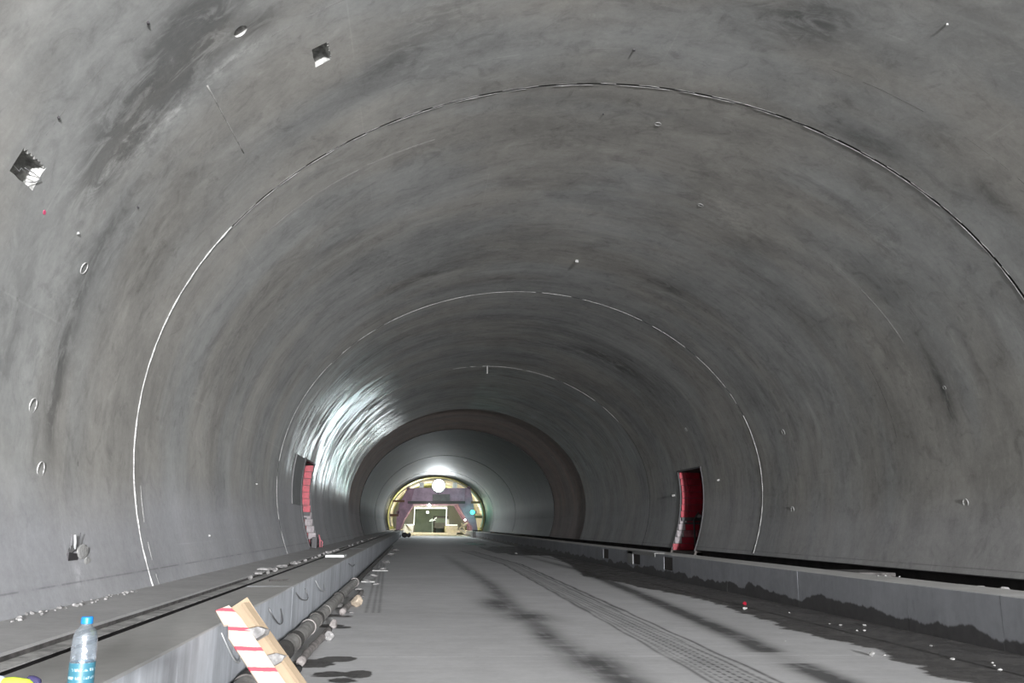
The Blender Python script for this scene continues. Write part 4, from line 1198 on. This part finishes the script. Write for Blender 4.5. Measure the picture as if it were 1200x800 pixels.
# truck parked behind the inner gantry
tr = empty('dump_truck', (P3(517, 620, 148).x, 148, FZ), 'dark dump truck with white cab marks behind the inner gantry', 'truck')
bm = bmesh.new(); box(bm, -1.1, 1.1, 0, 2.0, .9, 2.7); build('cab', bm, 'greysteel', tr, bevel=.1)
bm = bmesh.new(); box(bm, -1.2, 1.2, 2.2, 7.0, 1.2, 2.9); build('cargo_box', bm, 'darksteel', tr, bevel=.05)
bm = bmesh.new(); box(bm, -.95, .95, -.03, .0, 1.8, 2.5); build('windscreen', bm, 'darkgreen', tr)
bm = bmesh.new(); box(bm, .7, 1.25, -.1, -.02, 1.2, 2.4); build('door_mirror', bm, 'truckwhite', tr)
for sx in (-1, 1):
    for yw in (.8, 3.6, 5.2):
        bm = bmesh.new(); lathe(bm, [(.3, -.15), (.5, -.13), (.5, .13), (.3, .15)], 20)
        for v in bm.verts: v.co = Vector((v.co.z+sx*.98, v.co.x+yw, v.co.y+.5))
        build('wheel', bm, 'tyre', tr)
bm = bmesh.new(); c = P3(507, 609, 146)
for k, (dx, dz) in enumerate(((-.45, -.1), (-.2, .05), (.05, -.02), (.3, .18), (.5, .3))): beam(bm, (c.x+dx, 146, c.z+dz-.12), (c.x+dx+.12, 146, c.z+dz+.14), .10)
beam(bm, (c.x-.55, 146.0, c.z-.22), (c.x+.5, 146, c.z-.05), .06); beam(bm, (c.x, 146.05, FZ), (c.x, 146.05, c.z-.1), .02)
tag(build('white_marker', bm, 'ledstrip'), 'small bright white marker in the dark opening', 'marker')
# concrete blocks and posts at the end of the kerbs
bm = bmesh.new(); c = P3(564, 627, 110); box(bm, c.x-1.15, c.x+1.05, 109, 112, FZ, P3(564, 622.5, 110).z); tag(build('concrete_block', bm, 'lining_lit' if 0 else 'stone', bevel=.08), 'large pale concrete block at right of the lit portal', 'block')
bm = bmesh.new(); c = P3(470, 625, 112); tube(bm, [(c.x, 112, FZ), (c.x, 112, P3(470, 621, 112).z)], .28, 14); tag(build('bollard', bm, 'mortar'), 'pale round drum at left of the lit portal', 'drum')
for i, (x, y_) in enumerate(((466, 629), (474, 630), (478, 628), (461, 630))):
    q = P3(x, y_, 100); stone(0, 0, .30, FZ, 'darksteel', 'debris_heap', 'dark debris heap beside the pale drum', 'debris', 'dark debris near the lit portal', 300+i, 1.3, 1, 1.0, xy=(q.x, 100+i*2))

# ------------------------------------------------------------------ light
def area(name, loc_, size, sy, power, col, rot):
    d = bpy.data.lights.new(name, 'AREA'); d.shape = 'RECTANGLE'; d.size = size; d.size_y = sy; d.energy = power; d.color = col
    o = bpy.data.objects.new(name, d); C.objects.link(o); o.location = loc_; o.rotation_euler = rot; return o
def point(name, loc_, power, col, r=.3):
    d = bpy.data.lights.new(name, 'POINT'); d.energy = power; d.color = col; d.shadow_soft_size = r
    o = bpy.data.objects.new(name, d); C.objects.link(o); o.location = loc_; return o
# work light standing behind the photographer, then added fills
area('work_light_behind', (5.6, -9, 3.0), 3.0, 2.0, 160, (1.0, .97, .93), (math.radians(84), 0, math.radians(22)))
area('rear_fill', (CX, -47, 2.4), 11, 7, 6500, (.97, .98, 1.0), (math.radians(90), 0, 0))  # added fill panel spanning the unseen drive behind the camera
def spot(name, a, b, power, ang, r, col):
    d = bpy.data.lights.new(name, 'SPOT'); d.energy = power; d.spot_size = math.radians(ang); d.spot_blend = 1; d.shadow_soft_size = r; d.color = col
    o = bpy.data.objects.new(name, d); C.objects.link(o); o.location = a; o.rotation_mode = 'QUATERNION'
    o.rotation_quaternion = (Vector(b)-Vector(a)).to_track_quat('-Z', 'Y'); return o
spot('deep_fill_spot', (6.2, -31, 2.5), (.3, 30, .0), 178000, 66, .8, (.98, .98, 1.0))  # added spot that brightens the deep drive and the road
# floodlight beam back down the drive
d = bpy.data.lights.new('flood_beam', 'SPOT'); d.energy = 4200; d.spot_size = math.radians(125); d.spot_blend = .8; d.shadow_soft_size = .9; d.color = (.90, .97, 1.0)
o = bpy.data.objects.new('flood_beam', d); C.objects.link(o); o.location = fl+Vector((0, -2.0, -.4)); o.rotation_euler = (math.radians(-87), 0, 0)
point('green_glow', P3(553.7, 600, YD-1.6), 110, (.05, .95, .7), .3)
point('end_glow', (CX-1, YD+6, 3.2), 1800, (1, .96, .80), .5)
point('end_glow', (CX+1, YD+34, 3.5), 1300, (1, .98, .9), .5)
point('end_glow', (CX-2.5, YD+15, 5.0), 1500, (1, .98, .88), .5)
point('end_glow', (CX-4.8, YD+2.5, 2.0), 420, (1, .95, .62), .5)
point('end_glow', (CX+5.0, YD+2.5, 2.0), 420, (1, .97, .68), .5)
point('end_glow', P3(514, 560, YD-7)-Vector((0, 0, 2.5)), 450, (.95, 1, .97), .3)  # added fill on the trolley front, no lamp stands here
w = bpy.data.worlds.new('world'); bpy.context.scene.world = w; w.use_nodes = True
w.node_tree.nodes['Background'].inputs[0].default_value = (.62, .66, .70, 1); w.node_tree.nodes['Background'].inputs[1].default_value = .25
sc = bpy.context.scene
sc.view_settings.view_transform = 'Standard'; sc.view_settings.look = 'None'; sc.view_settings.gamma = 1; sc.view_settings.exposure = 0
sc.view_settings.use_curve_mapping = False
sc.cycles.max_bounces = 8; sc.cycles.diffuse_bounces = 5
